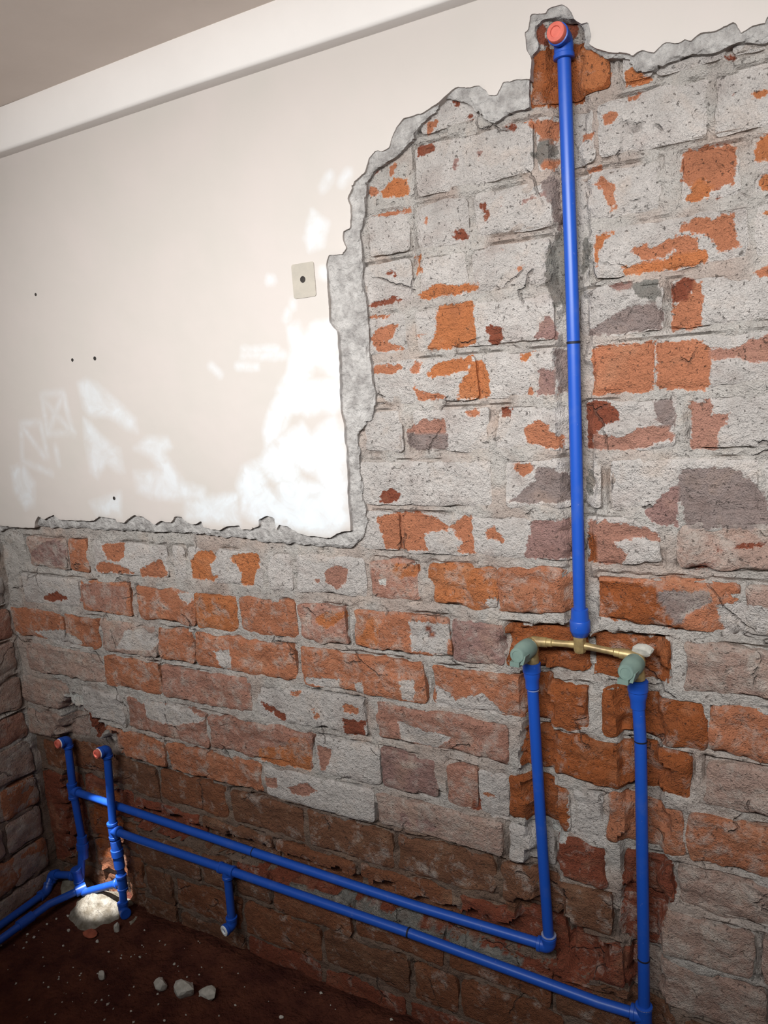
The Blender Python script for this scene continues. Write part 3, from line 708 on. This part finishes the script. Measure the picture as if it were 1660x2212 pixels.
# left wall: same courses, seen almost edge on
LEFT_X = -1.985
left_room = lambda V: np.stack([LEFT_X - V[:, 1], -V[:, 0], V[:, 2]], 1)
lb = []
for j, zk in enumerate(sorted(rows)):
    if zk > 1.05: continue
    zb, zt = rows[zk][0][2], rows[zk][0][3]
    u = 0.012 if j % 2 else -0.10
    while u < 0.62:
        if u + 0.226 > 0.03:
            lb.append((max(u, 0.012), u + 0.226, zb, zt, ('g' if zb > 0.75 else 'n') if (j + int(u * 9)) % 3 else ('m' if zb > 0.3 else 't'), 3))
        u += 0.24
V, F, ca, cb, sd, ct = mortar_surface(-0.03, 0.75, -0.06, 2.13, 0.008, lb, [], False, 3)
F = F[:, ::-1]
wall_left = masonry_object('wall_left', V, F, ca, cb, sd, ct, left_room)
wall_left['kind'] = 'structure'
for i, b in enumerate(lb):
    V, F, ca, cb, sd, ct = brick_surface(*b, [], False, i + 501, step=0.011)
    F = [f[::-1] for f in F]
    masonry_object('brick', V, F, ca, cb, sd, ct, left_room, wall_left, origin=(LEFT_X, -(b[0] + b[1]) / 2, (b[2] + b[3]) / 2))

# ---------------------------------------------------------------- plaster layers on the back wall
def slab(name, poly, front, back, step, material, jag, rough, seed, strokes=None, lift=0.0):
    P = np.array(poly) / 1000.0
    x0, z0 = P.min(0) - 2 * step; x1, z1 = P.max(0) + 2 * step
    nu = int((x1 - x0) / step) + 1; nv = int((z1 - z0) / step) + 1
    U, Z = np.meshgrid(x0 + np.arange(nu) * step, z0 + np.arange(nv) * step)
    S = poly_sd(poly, U, Z) + fbm(U, Z, 0.022, seed) * jag
    gz, gx = np.gradient(S, step)
    gl = np.hypot(gx, gz) + 1e-6
    near = np.abs(S) < 0.75 * step
    U2 = np.where(near, U - S * gx / gl, U); Z2 = np.where(near, Z - S * gz / gl, Z)
    inn = S > -0.75 * step
    q = inn[:-1, :-1] & inn[1:, :-1] & inn[:-1, 1:] & inn[1:, 1:]
    jj, ii = np.nonzero(q)
    a = jj * nu + ii
    F = np.stack([a, a + 1, a + nu + 1, a + nu], 1)
    Y = front + lift * sstep(1.58, 1.72, Z) + fbm(U, Z, 0.05, seed + 1) * rough
    # crumbled lip: the edge leans back into the wall
    Y = Y + sstep(0.006, 0.0, S) * rough * 1.2
    used, inv = np.unique(F, return_inverse=True)
    F = inv.reshape(F.shape)
    V = np.stack([U2.ravel()[used], Y.ravel()[used], Z2.ravel()[used]], 1)
    E = np.concatenate([F[:, [0, 1]], F[:, [1, 2]], F[:, [2, 3]], F[:, [3, 0]]])
    key = np.sort(E, 1); kk = key[:, 0].astype(np.int64) * len(V) + key[:, 1]
    uq, idx, cnt = np.unique(kk, return_index=True, return_counts=True)
    bd = E[idx[cnt == 1]]
    bv = np.unique(bd); mp = {int(v): len(V) + i for i, v in enumerate(bv)}
    W = V[bv].copy(); W[:, 1] = back
    faces = F.tolist() + [[int(e[1]), int(e[0]), mp[int(e[0])], mp[int(e[1])]] for e in bd]
    V2 = np.concatenate([V, W])
    o = obj(name, V2, faces, material, wall_back, smooth=True, angle=35)
    if strokes is not None:
        at = o.data.attributes.new('sd', 'FLOAT', 'POINT')
        at.data.foreach_set('value', strokes(V2[:, 0], V2[:, 2]).astype(np.float32))
    return o

def strokes(X, Z):
    s = np.full(X.shape, -0.05)
    for poly in WHITE: s = np.maximum(s, np.maximum(poly_sd(poly, X, Z), -0.05))
    for poly in BEIGE: s = np.minimum(s, -poly_sd(poly, X, Z) + 0.004)
    for w, pts in STROKES:
        s = np.maximum(s, w * 0.0016 - line_d([(p[0] / 1000, p[1] / 1000) for p in pts], X, Z))
    return np.clip(s, -0.05, 0.05)
coat = slab('cement_render_coat', RENDER_COAT, -0.0095, 0.012, 0.006, RENDER, 0.006, 0.0038, 14, lift=-0.004)
coat['label'] = 'bare grey cement render along the broken plaster edge'
skim = slab('plaster_skin', SKIM, -0.0180, 0.004, 0.0042, PLASTER, 0.003, 0.0006, 19, strokes)
skim['label'] = 'smooth painted plaster, cream with white filler smears'
# the bare rectangle left by a removed plate, with a dark disc for its hole
b = MB(); 
def rounded_plate(cx, cz, hx, hz, y0, y1, r=0.005, seg=5):
    pts = []
    for sx, sz, a0 in ((1, 1, 0), (-1, 1, 90), (-1, -1, 180), (1, -1, 270)):
        for k in range(seg + 1):
            an = math.radians(a0 + 90 * k / seg)
            pts.append((cx + sx * (hx - r) + r * math.cos(an), cz + sz * (hz - r) + r * math.sin(an)))
    n = len(pts)
    v = [(p[0], y0, p[1]) for p in pts] + [(p[0], y1, p[1]) for p in pts]
    f = [tuple(range(n)), tuple(reversed(range(n, 2 * n)))] + [(i, n + i, n + (i + 1) % n, (i + 1) % n) for i in range(n)]
    return v, f
v, f = rounded_plate(-0.8595, 1.6405, 0.0265, 0.0325, -0.0196, -0.016)
pp = obj('filler_patch', v, f, PATCH_MAT, wall_back, smooth=False)
pp['label'] = 'beige unpainted rectangle with a dark disc for its hole'
h = MB(); h.lathe((-0.861, -0.0190, 1.6425), (0, -1, 0), [(0, 0.0062), (0.0012, 0.0062), (0.0016, 0.0052), (0.0009, 0.0038)], 16)
h.build('hole_disc', DARK, pp)
for (x, z, r) in ((-1.656, 1.704, 0.0036), (-1.556, 1.539, 0.0042), (-1.477, 1.537, 0.0046), (-1.475, 1.200, 0.0046)):
    h = MB(); h.lathe((x, -0.0172, z), (0, -1, 0), [(0, r), (0.0014, r), (0.0019, r * 0.8), (0.0012, r * 0.5)], 12)
    h.build('screw_hole_disc', DARK, wall_back)  # raised disc, the hole's shade is put into its colour

# ---------------------------------------------------------------- ceiling, beam, floor
m = MB(); m.box((-0.62, -1.15, 2.162), (1.45, 0, 0), (0, 1.25, 0), (0, 0, 0.04))
o = m.build('ceiling', CEILING, smooth=False); o['kind'] = 'structure'
# plaster beam along the top of the wall: front face, soffit, softened lower arris
prof = [(0.02, 2.030), (-0.044, 2.029), (-0.048, 2.031), (-0.050, 2.036), (-0.050, 2.114), (-0.048, 2.122), (0.02, 2.126)]
xs = np.linspace(-1.99, 0.46, 40)
v = []; f = []
n = len(prof)
for x in xs:
    for (y, z) in prof: v.append((x, y + 0.0012 * math.sin(x * 7.1), z + 0.0010 * math.sin(x * 4.3)))
for i in range(len(xs) - 1):
    for k in range(n):
        k2 = (k + 1) % n
        f.append((i * n + k, (i + 1) * n + k, (i + 1) * n + k2, i * n + k2))
f.append(tuple(range(n))); f.append(tuple(reversed(range((len(xs) - 1) * n, len(xs) * n))))
o = obj('trim_1', v, f, BEAM, angle=60); o['kind'] = 'structure'

nu, nv = 190, 170
U, Y = np.meshgrid(np.linspace(-2.03, 0.5, nu), np.linspace(0.06, -2.2, nv))
def floor_z(u, y):
    u = np.asarray(u, float); y = np.asarray(y, float)
    return -0.008 + fbm(u, y, 0.25, 8, 3) * 0.012 + fbm(u, y, 0.05, 18, 3) * 0.006 + 0.018 * sstep(0.05, -0.02, y + 0.02 + 0 * u)* sstep(-0.09, 0.0, y)
Zf = floor_z(U, Y)
o = obj('floor', np.stack([U.ravel(), Y.ravel(), Zf.ravel()], 1), grid_faces(nu, nv)[:, ::-1], EARTH)
o['kind'] = 'structure'

# ---------------------------------------------------------------- pipework
R = 0.01065
def unit(a): return Vector(a).normalized()
def elbow(p, d1, d2, root, leg=0.024, r=0.0138, name='elbow'):
    p = Vector(p); d1 = unit(d1); d2 = unit(d2)
    pts = [p + d1 * leg]
    q0, q2 = p + d1 * 0.012, p + d2 * 0.012
    for k in range(7):
        t = k / 6
        pts.append(q0 * (1 - t) ** 2 + p * 2 * t * (1 - t) + q2 * t * t)
    pts.append(p + d2 * leg)
    m = MB(); m.tube(pts, r, 22)
    for d in (d1, d2):
        m.lathe(p + d * (leg - 0.008), d, [(0, r), (0.0012, r + 0.0013), (0.0075, r + 0.0013), (0.0085, r - 0.0005), (0.0085, R)], 22, cap=False)
    return m.build(name, PVC, root)
def tee(p, d1, db, root, leg=0.024, r=0.0138):
    p = Vector(p); d1 = unit(d1); db = unit(db)
    m = MB(); m.tube([p - d1 * leg, p + d1 * leg], r, 22); m.tube([p, p + db * leg], r, 22)
    for d in (d1, -d1, db):
        m.lathe(p + d * (leg - 0.008), d, [(0, r), (0.0012, r + 0.0013), (0.0075, r + 0.0013), (0.0085, r - 0.0005), (0.0085, R)], 22, cap=False)
    return m.build('tee', PVC, root)
def pipe(pts, root, r=R, name='pipe'):
    m = MB(); m.tube(pts, r, 20); return m.build(name, PVC, root)
def band(p, d, root, material, w=0.004, r=R + 0.0006, name='tape_band'):
    p = Vector(p); d = unit(d)
    m = MB(); m.lathe(p - d * w / 2, d, [(0, R), (0.0004, r), (w - 0.0004, r), (w, R)], 20, cap=False)
    return m.build(name, material, root)
def adaptor(p, d, root, prof, name='threaded_adaptor'):
    m = MB(); m.lathe(p, d, prof, 24); return m.build(name, PVC, root)
def plug(p, d, root, r=0.0125, tape=False):
    p = Vector(p); d = unit(d)
    m = MB(); m.lathe(p, d, [(0, r * 0.8), (0.001, r), (0.010, r), (0.012, r * 0.93), (0.0125, r * 0.55), (0.0105, r * 0.5)], 20)
    o = m.build('plug', RED_PLUG, root); o['label'] = 'red threaded plug'
    if tape:
        m = MB(); m.lathe(p - d * 0.001, d, [(0, r), (0.0005, r + 0.0012), (0.0045, r + 0.0012), (0.005, r)], 20, cap=False)
        t = m.build('thread_tape', WHITE_TAPE, root)
    return o

# shower riser
rt = thing('shower_riser_pipe', 'tall blue riser pipe from the mixer up to a red plug near the ceiling', 'pipe', (-0.340, -0.008, 0.965))
P0 = Vector((-0.3443, -0.004, 1.9400)); P1 = Vector((-0.3400, -0.008, 1.010))
elbow(P0, P1 - P0, (-0.05, -1, 0.0), rt, leg=0.028, r=0.0150)
plug(P0 + Vector((-0.05, -1, 0)).normalized() * 0.026, (-0.05, -1, 0), rt, r=0.0145)
pipe([P0 + Vector((0, 0, -0.02)), Vector((-0.3410, -0.004, 1.60)), Vector((-0.3400, -0.005, 1.479)), P1], rt)
band((-0.3400, -0.005, 1.479), (0, 0, 1), rt, BLACK, 0.0045, R + 0.0009)
adaptor((-0.340, -0.008, 1.020), (0, 0, -1), rt, [(0, R), (0.0008, 0.0146), (0.020, 0.0158), (0.0208, 0.0158), (0.0212, 0.0172), (0.0222, 0.0177), (0.040, 0.0180), (0.0415, 0.0172), (0.050, 0.0138), (0.0515, 0.0115)])

# mixer valve
mx = thing('shower_mixer', 'brass shower mixer body with two grey-green valve caps set in the brick wall', 'faucet', (-0.340, -0.012, 0.945))
m = MB()
c0 = Vector((-0.3404, -0.012, 0.9535))
m.lathe(c0 + Vector((0, 0, 0.016)), (0, 0, -1), [(0, 0.0095), (0.001, 0.0115), (0.024, 0.0115), (0.029, 0.0095), (0.030, 0.006)], 8)
m.build('centre_nut', BRASS, mx)
for (sgn, vx, vz) in ((-1, -0.4290, 0.934), (1, -0.2420, 0.928)):
    vp = Vector((vx, -0.012, vz + 0.0165)); cc = c0 + Vector((0, 0, 0.0005))
    d = (vp - cc); L = d.length; d.normalize()
    m = MB()
    m.lathe(cc, d, [(0.004, 0.0062), (0.012, 0.0070), (0.020, 0.0062), (L - 0.040, 0.0062), (L - 0.038, 0.0080), (L - 0.030, 0.0080), (L - 0.029, 0.0092), (L - 0.004, 0.0100), (L, 0.0090)], 18)
    m.build('connecting_tube', BRASS, mx)
    m = MB()
    m.lathe((vx, -0.012, vz + 0.022), (0, 0, -1), [(0, 0.008), (0.004, 0.0125), (0.020, 0.0135), (0.026, 0.0118), (0.034, 0.0118), (0.036, 0.0130), (0.046, 0.0130), (0.048, 0.010)], 20)
    m.lathe((vx, -0.010, vz + 0.010), (0, -1, 0), [(0, 0.012), (0.006, 0.0150), (0.014, 0.0150), (0.016, 0.012), (0.030, 0.011)], 20)
    vb = m.build('valve_body', BRASS, mx)
    # protective cap over the spindle: thick skirt, bulged end, slot and tab
    m = MB(); cp = Vector((vx - 0.002, -0.022, vz + 0.008)); cd = unit((-0.10, -1, 0.04))
    m.lathe(cp, cd, [(0, 0.0140), (0.001, 0.0175), (0.012, 0.0180), (0.030, 0.0172), (0.034, 0.0150), (0.050, 0.0138), (0.052, 0.0122), (0.0522, 0.0085), (0.0512, 0.0080)], 26)
    cap = m.build('valve_cap', GREEN_CAP, mx)
    cap['label'] = 'grey-green plastic cap over the valve spindle'
    m = MB()
    side = unit((1, -0.1, 0))
    m.box(cp + cd * 0.036 + Vector((-0.004, 0, -0.016)), side * 0.009, cd * 0.018, unit((0.05, 0, 1)) * 0.0045)
    m.box(cp + cd * 0.036 + Vector((0.011, 0, -0.008)), side * 0.003, cd * 0.016, unit((0.3, 0, 1)) * 0.009)
    m.build('cap_tab', GREEN_CAP, cap)
# cement splashed on the right-hand valve
def lump(c, r, seed, squash=(1, 1, 1), sub=2, k=0.35):
    import bmesh
    bm = bmesh.new(); bmesh.ops.create_icosphere(bm, subdivisions=sub, radius=1.0)
    rs = np.random.default_rng(seed)
    V = np.array([v.co[:] for v in bm.verts]); F = [[v.index for v in f.verts] for f in bm.faces]
    bm.free()
    for _ in range(9):
        d = rs.normal(size=3); d /= np.linalg.norm(d); lim = rs.uniform(0.55, 0.95)
        p = V @ d; V = V - np.maximum(p - lim, 0)[:, None] * d
    V = V * (1 + k * 0.25 * vnoise(V[:, 0] + V[:, 2], V[:, 1] - V[:, 2], 0.6, seed % 40)[:, None])
    return V * np.array(squash) * r + np.array(c), F
v, f = lump((-0.232, -0.012, 0.955), 0.017, 5, (1.25, 0.8, 0.8))
cl = obj('cement_splash', v, f, STONE, mx, angle=25); cl['label'] = 'grey cement clot stuck to the right valve'

# the two drops and their long horizontal runs
ADP = [(0, 0.0120), (0.0008, 0.0166), (0.018, 0.0166), (0.0195, 0.0152), (0.027, 0.0150), (0.034, 0.0128), (0.050, 0.0126), (0.0505, R)]
def socket_at(a, b, t): return Vector(a).lerp(Vector(b), t)

A = thing('water_pipe', 'blue pipe from the left mixer valve, the upper of two long runs', 'pipe', (-0.4232, 0.012, 0.297), 'blue supply lines to the mixer')
top = Vector((-0.4305, -0.012, 0.9100))
adaptor(top, (0, 0, -1), A, ADP)
bot = Vector((-0.4232, 0.012, 0.3030))
pipe([top + Vector((0, 0, -0.03)), (-0.4296, -0.006, 0.7396), (-0.4263, 0.003, 0.4886), bot], A)
band((-0.4294, -0.011, 0.8560), (0, 0, 1), A, CEMENT_LINE, 0.0020)
run = [Vector((-0.4300, 0.012, 0.2990)), Vector((-0.7229, 0.012, 0.2945)), Vector((-1.1818, 0.012, 0.3014)), Vector((-1.5812, 0.012, 0.3100)), Vector((-1.852, 0.012, 0.3160))]
elbow((-0.4232, 0.012, 0.2985), (-0.01, -0.03, 1), run[1] - run[0], A)
band((-0.4235, 0.0115, 0.3260), (0, 0, 1), A, CEMENT_LINE, 0.0016, 0.0149)
pipe(run, A)
band((-1.1790, 0.012, 0.3014), (1, 0, 0), A, BLACK, 0.003, R + 0.0007)
tA = Vector((-1.853, 0.012, 0.3165))
tee(tA, (0.02, 0, 1), (1, 0, 0), A)
eA = Vector((-1.8415, 0.012, 0.4797))
pipe([eA, (-1.851, 0.012, 0.3165), (-1.8445, 0.012, 0.150)], A)
elbow(eA, tA - eA, (-0.12, -1, 0), A)
plug(eA + unit((-0.12, -1, 0)) * 0.022, (-0.12, -1, 0), A, 0.0125, True)
m = MB(); m.lathe((-1.8440, 0.012, 0.172), (-0.02, -0.05, -1), [(0, R), (0.001, 0.0145), (0.022, 0.0148), (0.023, 0.0175), (0.040, 0.0175), (0.041, 0.0150), (0.070, 0.0146), (0.071, R)], 18)
m.build('union', PVC, A)
pipe([(-1.8445, 0.010, 0.150), (-1.848, -0.010, 0.040), (-1.848, -0.030, 0.012)], A)
# branch off towards the left wall
ebr = Vector((-1.846, -0.020, 0.062)); ebl = Vector((-1.955, -0.030, 0.040))
tee(ebr, (0, -0.1, 1), ebl - ebr, A)
pipe([ebr, ebl], A)
elbow(ebl, ebr - ebl, (0.05, -0.25, -1), A)
lowA = Vector((-1.945, -0.060, 0.006))
elbow(lowA, ebl - lowA, (0, -1, 0.02), A)
pipe([ebl, lowA], A)
pipe([lowA, (-1.945, -0.22, 0.004), (-1.945, -0.62, 0.006)], A)

Bt = thing('water_pipe', 'blue pipe from the right mixer valve, lower of two long runs, with stub outlet', 'pipe', (-0.2365, -0.012, 0.235), 'blue supply lines to the mixer')
top = Vector((-0.2416, -0.012, 0.9010))
adaptor(top, (0, 0, -1), Bt, [(a, b + (0.0008 if 0.0005 < a < 0.045 else 0)) for a, b in ADP])
cB = Vector((-0.2368, -0.012, 0.2350))
pipe([top + Vector((0, 0, -0.03)), (-0.2378, -0.012, 0.7799), (-0.2364, -0.012, 0.3575), cB], Bt)
band((-0.2378, -0.012, 0.79), (0, 0, 1), Bt, BLACK, 0.003, R + 0.0006)
band((-0.2364, -0.012, 0.3575), (0, 0, 1), Bt, BLACK, 0.0035, R + 0.0008)
tee(cB, (0, 0, 1), (-1, 0, 0.0), Bt, r=0.0142)
pipe([cB, (-0.2366, -0.012, 0.060)], Bt)
band(cB + Vector((0, 0, 0.022)), (0, 0, 1), Bt, CEMENT_LINE, 0.0016, 0.0156)
runB = [cB + Vector((-0.01, 0, -0.001)), Vector((-0.3201, -0.012, 0.2305)), Vector((-0.7291, -0.012, 0.2428)), Vector((-1.2499, -0.012, 0.2473)), Vector((-1.5664, -0.012, 0.2480)), Vector((-1.662, -0.012, 0.2504))]
pipe(runB, Bt)
band((-0.733, -0.012, 0.2428), (1, 0, 0), Bt, BLACK, 0.0045, R + 0.0010)
tm = Vector((-1.2520, -0.012, 0.2473))
tee(tm, (1, 0, 0), (0, 0, -1), Bt, r=0.0132)
dB = Vector((-1.2560, -0.012, 0.0880))
pipe([tm, dB], Bt)
elbow(dB, (0, 0, 1), (-0.25, -1, -0.05), Bt)
m = MB(); d = unit((-0.25, -1, -0.05)); m.lathe(dB + d * 0.023, d, [(0, R), (0.0005, 0.0135), (0.004, 0.0135), (0.0045, 0.008), (0.001, 0.007)], 20)
o = m.build('thread_tape', WHITE_TAPE, Bt)
tB = Vector((-1.6660, -0.012, 0.2515))
tee(tB, (0.03, 0, -1), (1, 0, 0), Bt)
eB = Vector((-1.6445, -0.012, 0.5005))
pipe([eB, tB, (-1.6600, -0.012, 0.120), (-1.655, -0.022, 0.030)], Bt)
elbow(eB, tB - eB, (-0.12, -1, 0), Bt)
plug(eB + unit((-0.12, -1, 0)) * 0.022, (-0.12, -1, 0), Bt, 0.0125, True)
m = MB(); m.lathe((-1.6640, -0.012, 0.222), (0.03, 0, -1), [(0, R), (0.001, 0.0145), (0.028, 0.0148), (0.029, 0.0172), (0.048, 0.0172), (0.049, 0.0150), (0.085, 0.0146), (0.086, R)], 18)
m.build('union', PVC, Bt)
eF = Vector((-1.650, -0.030, 0.016))
elbow(eF, (-0.08, 0.12, 1), (0.9, -0.4, 0.1), Bt)
crs = Vector((-1.6590, -0.014, 0.092)); cre = Vector((-1.815, -0.030, 0.022))
tee(crs, (0.02, 0, 1), cre - crs, Bt)
pipe([crs, cre], Bt)

Cp = thing('water_pipe', 'lighter blue pipe lying on the earth floor, running from the corner along the left wall', 'pipe', (-1.87, -0.05, 0.02))
cst = Vector((-1.822, -0.026, 0.030))
pipe([cst, (-1.865, -0.110, 0.024), (-1.868, -0.300, 0.022), (-1.868, -0.62, 0.020)], Cp)
m = MB(); dd = unit((-0.043, -0.084, -0.006)); m.lathe(cst - dd * 0.010, dd, [(0, 0.012), (0.001, 0.0150), (0.030, 0.0150), (0.032, R)], 20)
m.build('coupling', PVC, Cp)
m = MB(); m.lathe((-1.868, -0.160, 0.0234), (0, -1, 0), [(0, R), (0.001, 0.0142), (0.045, 0.0142), (0.046, R)], 20)
m.build('coupling', PVC, Cp)

# ---------------------------------------------------------------- rubble on the floor
nu, nv = 46, 34
U, Y = np.meshgrid(np.linspace(-1.97, -1.56, nu), np.linspace(0.045, -0.145, nv))
hh = 0.066 * np.exp(-(((U + 1.745) / 0.085) ** 2 + ((Y + 0.030) / 0.055) ** 2)) + 0.055 * np.exp(-(((U + 1.91) / 0.045) ** 2 + ((Y - 0.01) / 0.05) ** 2)) + 0.020 * np.exp(-(((U + 1.61) / 0.03) ** 2 + ((Y + 0.03) / 0.03) ** 2))
hh = hh + fbm(U, Y, 0.03, 66, 3) * 0.010 * sstep(0.004, 0.02, hh) - 0.022
mo = obj('cement_heap', np.stack([U.ravel(), Y.ravel(), hh.ravel()], 1), grid_faces(nu, nv)[:, ::-1], MOUND, origin=(-1.745, -0.03, 0))
mo['label'] = 'sunlit heap of dried grey cement under the pipes in the corner'; mo['category'] = 'rubble'

def stone(name, label, cat, x, y, r, seed, squash, material, group=None):
    z = float(floor_z(x, y)) + r * squash[2] * 0.62
    v, f = lump((x, y, z), r, seed, squash)
    o = obj(name, v, f, material, origin=(x, y, z), angle=20)
    o['label'] = label; o['category'] = cat
    if group: o['group'] = group
    return o
G = 'pale stones on the earth floor'
stone('stone', 'upright pale stone chip alone on the earth, leftmost of the larger stones', 'stone', -1.535, -0.206, 0.012, 3, (0.9, 0.8, 1.25), STONE, G)
stone('stone', 'white angular stone at the left end of the row of three', 'stone', -1.366, -0.168, 0.019, 8, (1.05, 0.9, 0.85), STONE, G)
stone('stone', 'largest grey stone in the middle of the row of three', 'stone', -1.294, -0.158, 0.030, 12, (1.1, 0.9, 0.75), STONE, G)
stone('stone', 'rounded grey stone at the right end of the row of three', 'stone', -1.234, -0.140, 0.022, 21, (1.15, 0.9, 0.8), STONE, G)
stone('brick_fragment', 'dull red sliver of brick lying on the earth in front of the cement heap', 'brick', -1.690, -0.115, 0.021, 33, (1.4, 0.7, 0.4), BRICKBIT)
stone('stone', 'tall pale chip standing under the end of the right floor elbow', 'stone', -1.628, -0.075, 0.012, 41, (0.8, 0.7, 1.5), STONE, G)
CHIP_LABELS = [
    'widest pale mortar chip close beside the bend of the floor pipe',
    'small mortar chip between the floor pipe and the widest chip by its bend',
    'mortar chip nearest the floor pipe, left of the two chips by its bend',
    'flat pale mortar chip to the left of the red brick sliver',
    'largest mortar chip of the cluster at the left edge of the earth',
    'mortar chip just below the largest chip of the left cluster',
    'lowest mortar chip of the left cluster, beside the floor pipe',
    'small round mortar chip alone below the flat pale chip',
    'wide mortar chip alone in front of the red brick sliver',
    'tiny mortar chip in front of the wide lone chip',
    'tiny mortar chip left of the lone upright stone',
    "tiny mortar chip farthest left on the open earth near the photo's bottom",
    'slim mortar chip just behind the row of three stones',
    'dull mortar chip in front of the lone upright stone',
    'mortar chip in front of the row of three stones, at the bottom',
    'topmost mortar chip of the left cluster beside the floor pipe',
    'mortar chip lying alone far to the right, near the wall foot',
]
for i, (x, y, r) in enumerate(CHIPS):
    stone('mortar_chip', CHIP_LABELS[i], 'rubble', x, y, max(r, 0.0035), 60 + i, (1.1, 0.85, 0.7), STONE, 'mortar chips scattered on the earth')
rs = np.random.default_rng(11)
v = []; f = []
for i in range(420):
    x, y = rs.uniform(-1.93, -0.5), -rs.uniform(0.02, 0.75)
    if x < -1.55 and y > -0.16: continue
    r = rs.uniform(0.0012, 0.0035) * (1.6 if rs.random() < 0.08 else 1)
    z = float(floor_z(x, y)) + r * 0.4
    q = np.array([(1, 0, 0), (-1, 0, 0), (0, 1, 0), (0, -1, 0), (0, 0, 1), (0, 0, -1)]) * r * rs.uniform(0.6, 1.3, (6, 3)) + (x, y, z)
    n = len(v); v += q.tolist()
    f += [[n + a, n + b, n + c] for a, b, c in ((0, 2, 4), (2, 1, 4), (1, 3, 4), (3, 0, 4), (2, 0, 5), (1, 2, 5), (3, 1, 5), (0, 3, 5))]
g = obj('grit', v, f, STONE, smooth=False)
g['kind'] = 'stuff'; g['label'] = 'fine pale grit sprinkled over the dark red earth'; g['category'] = 'rubble'
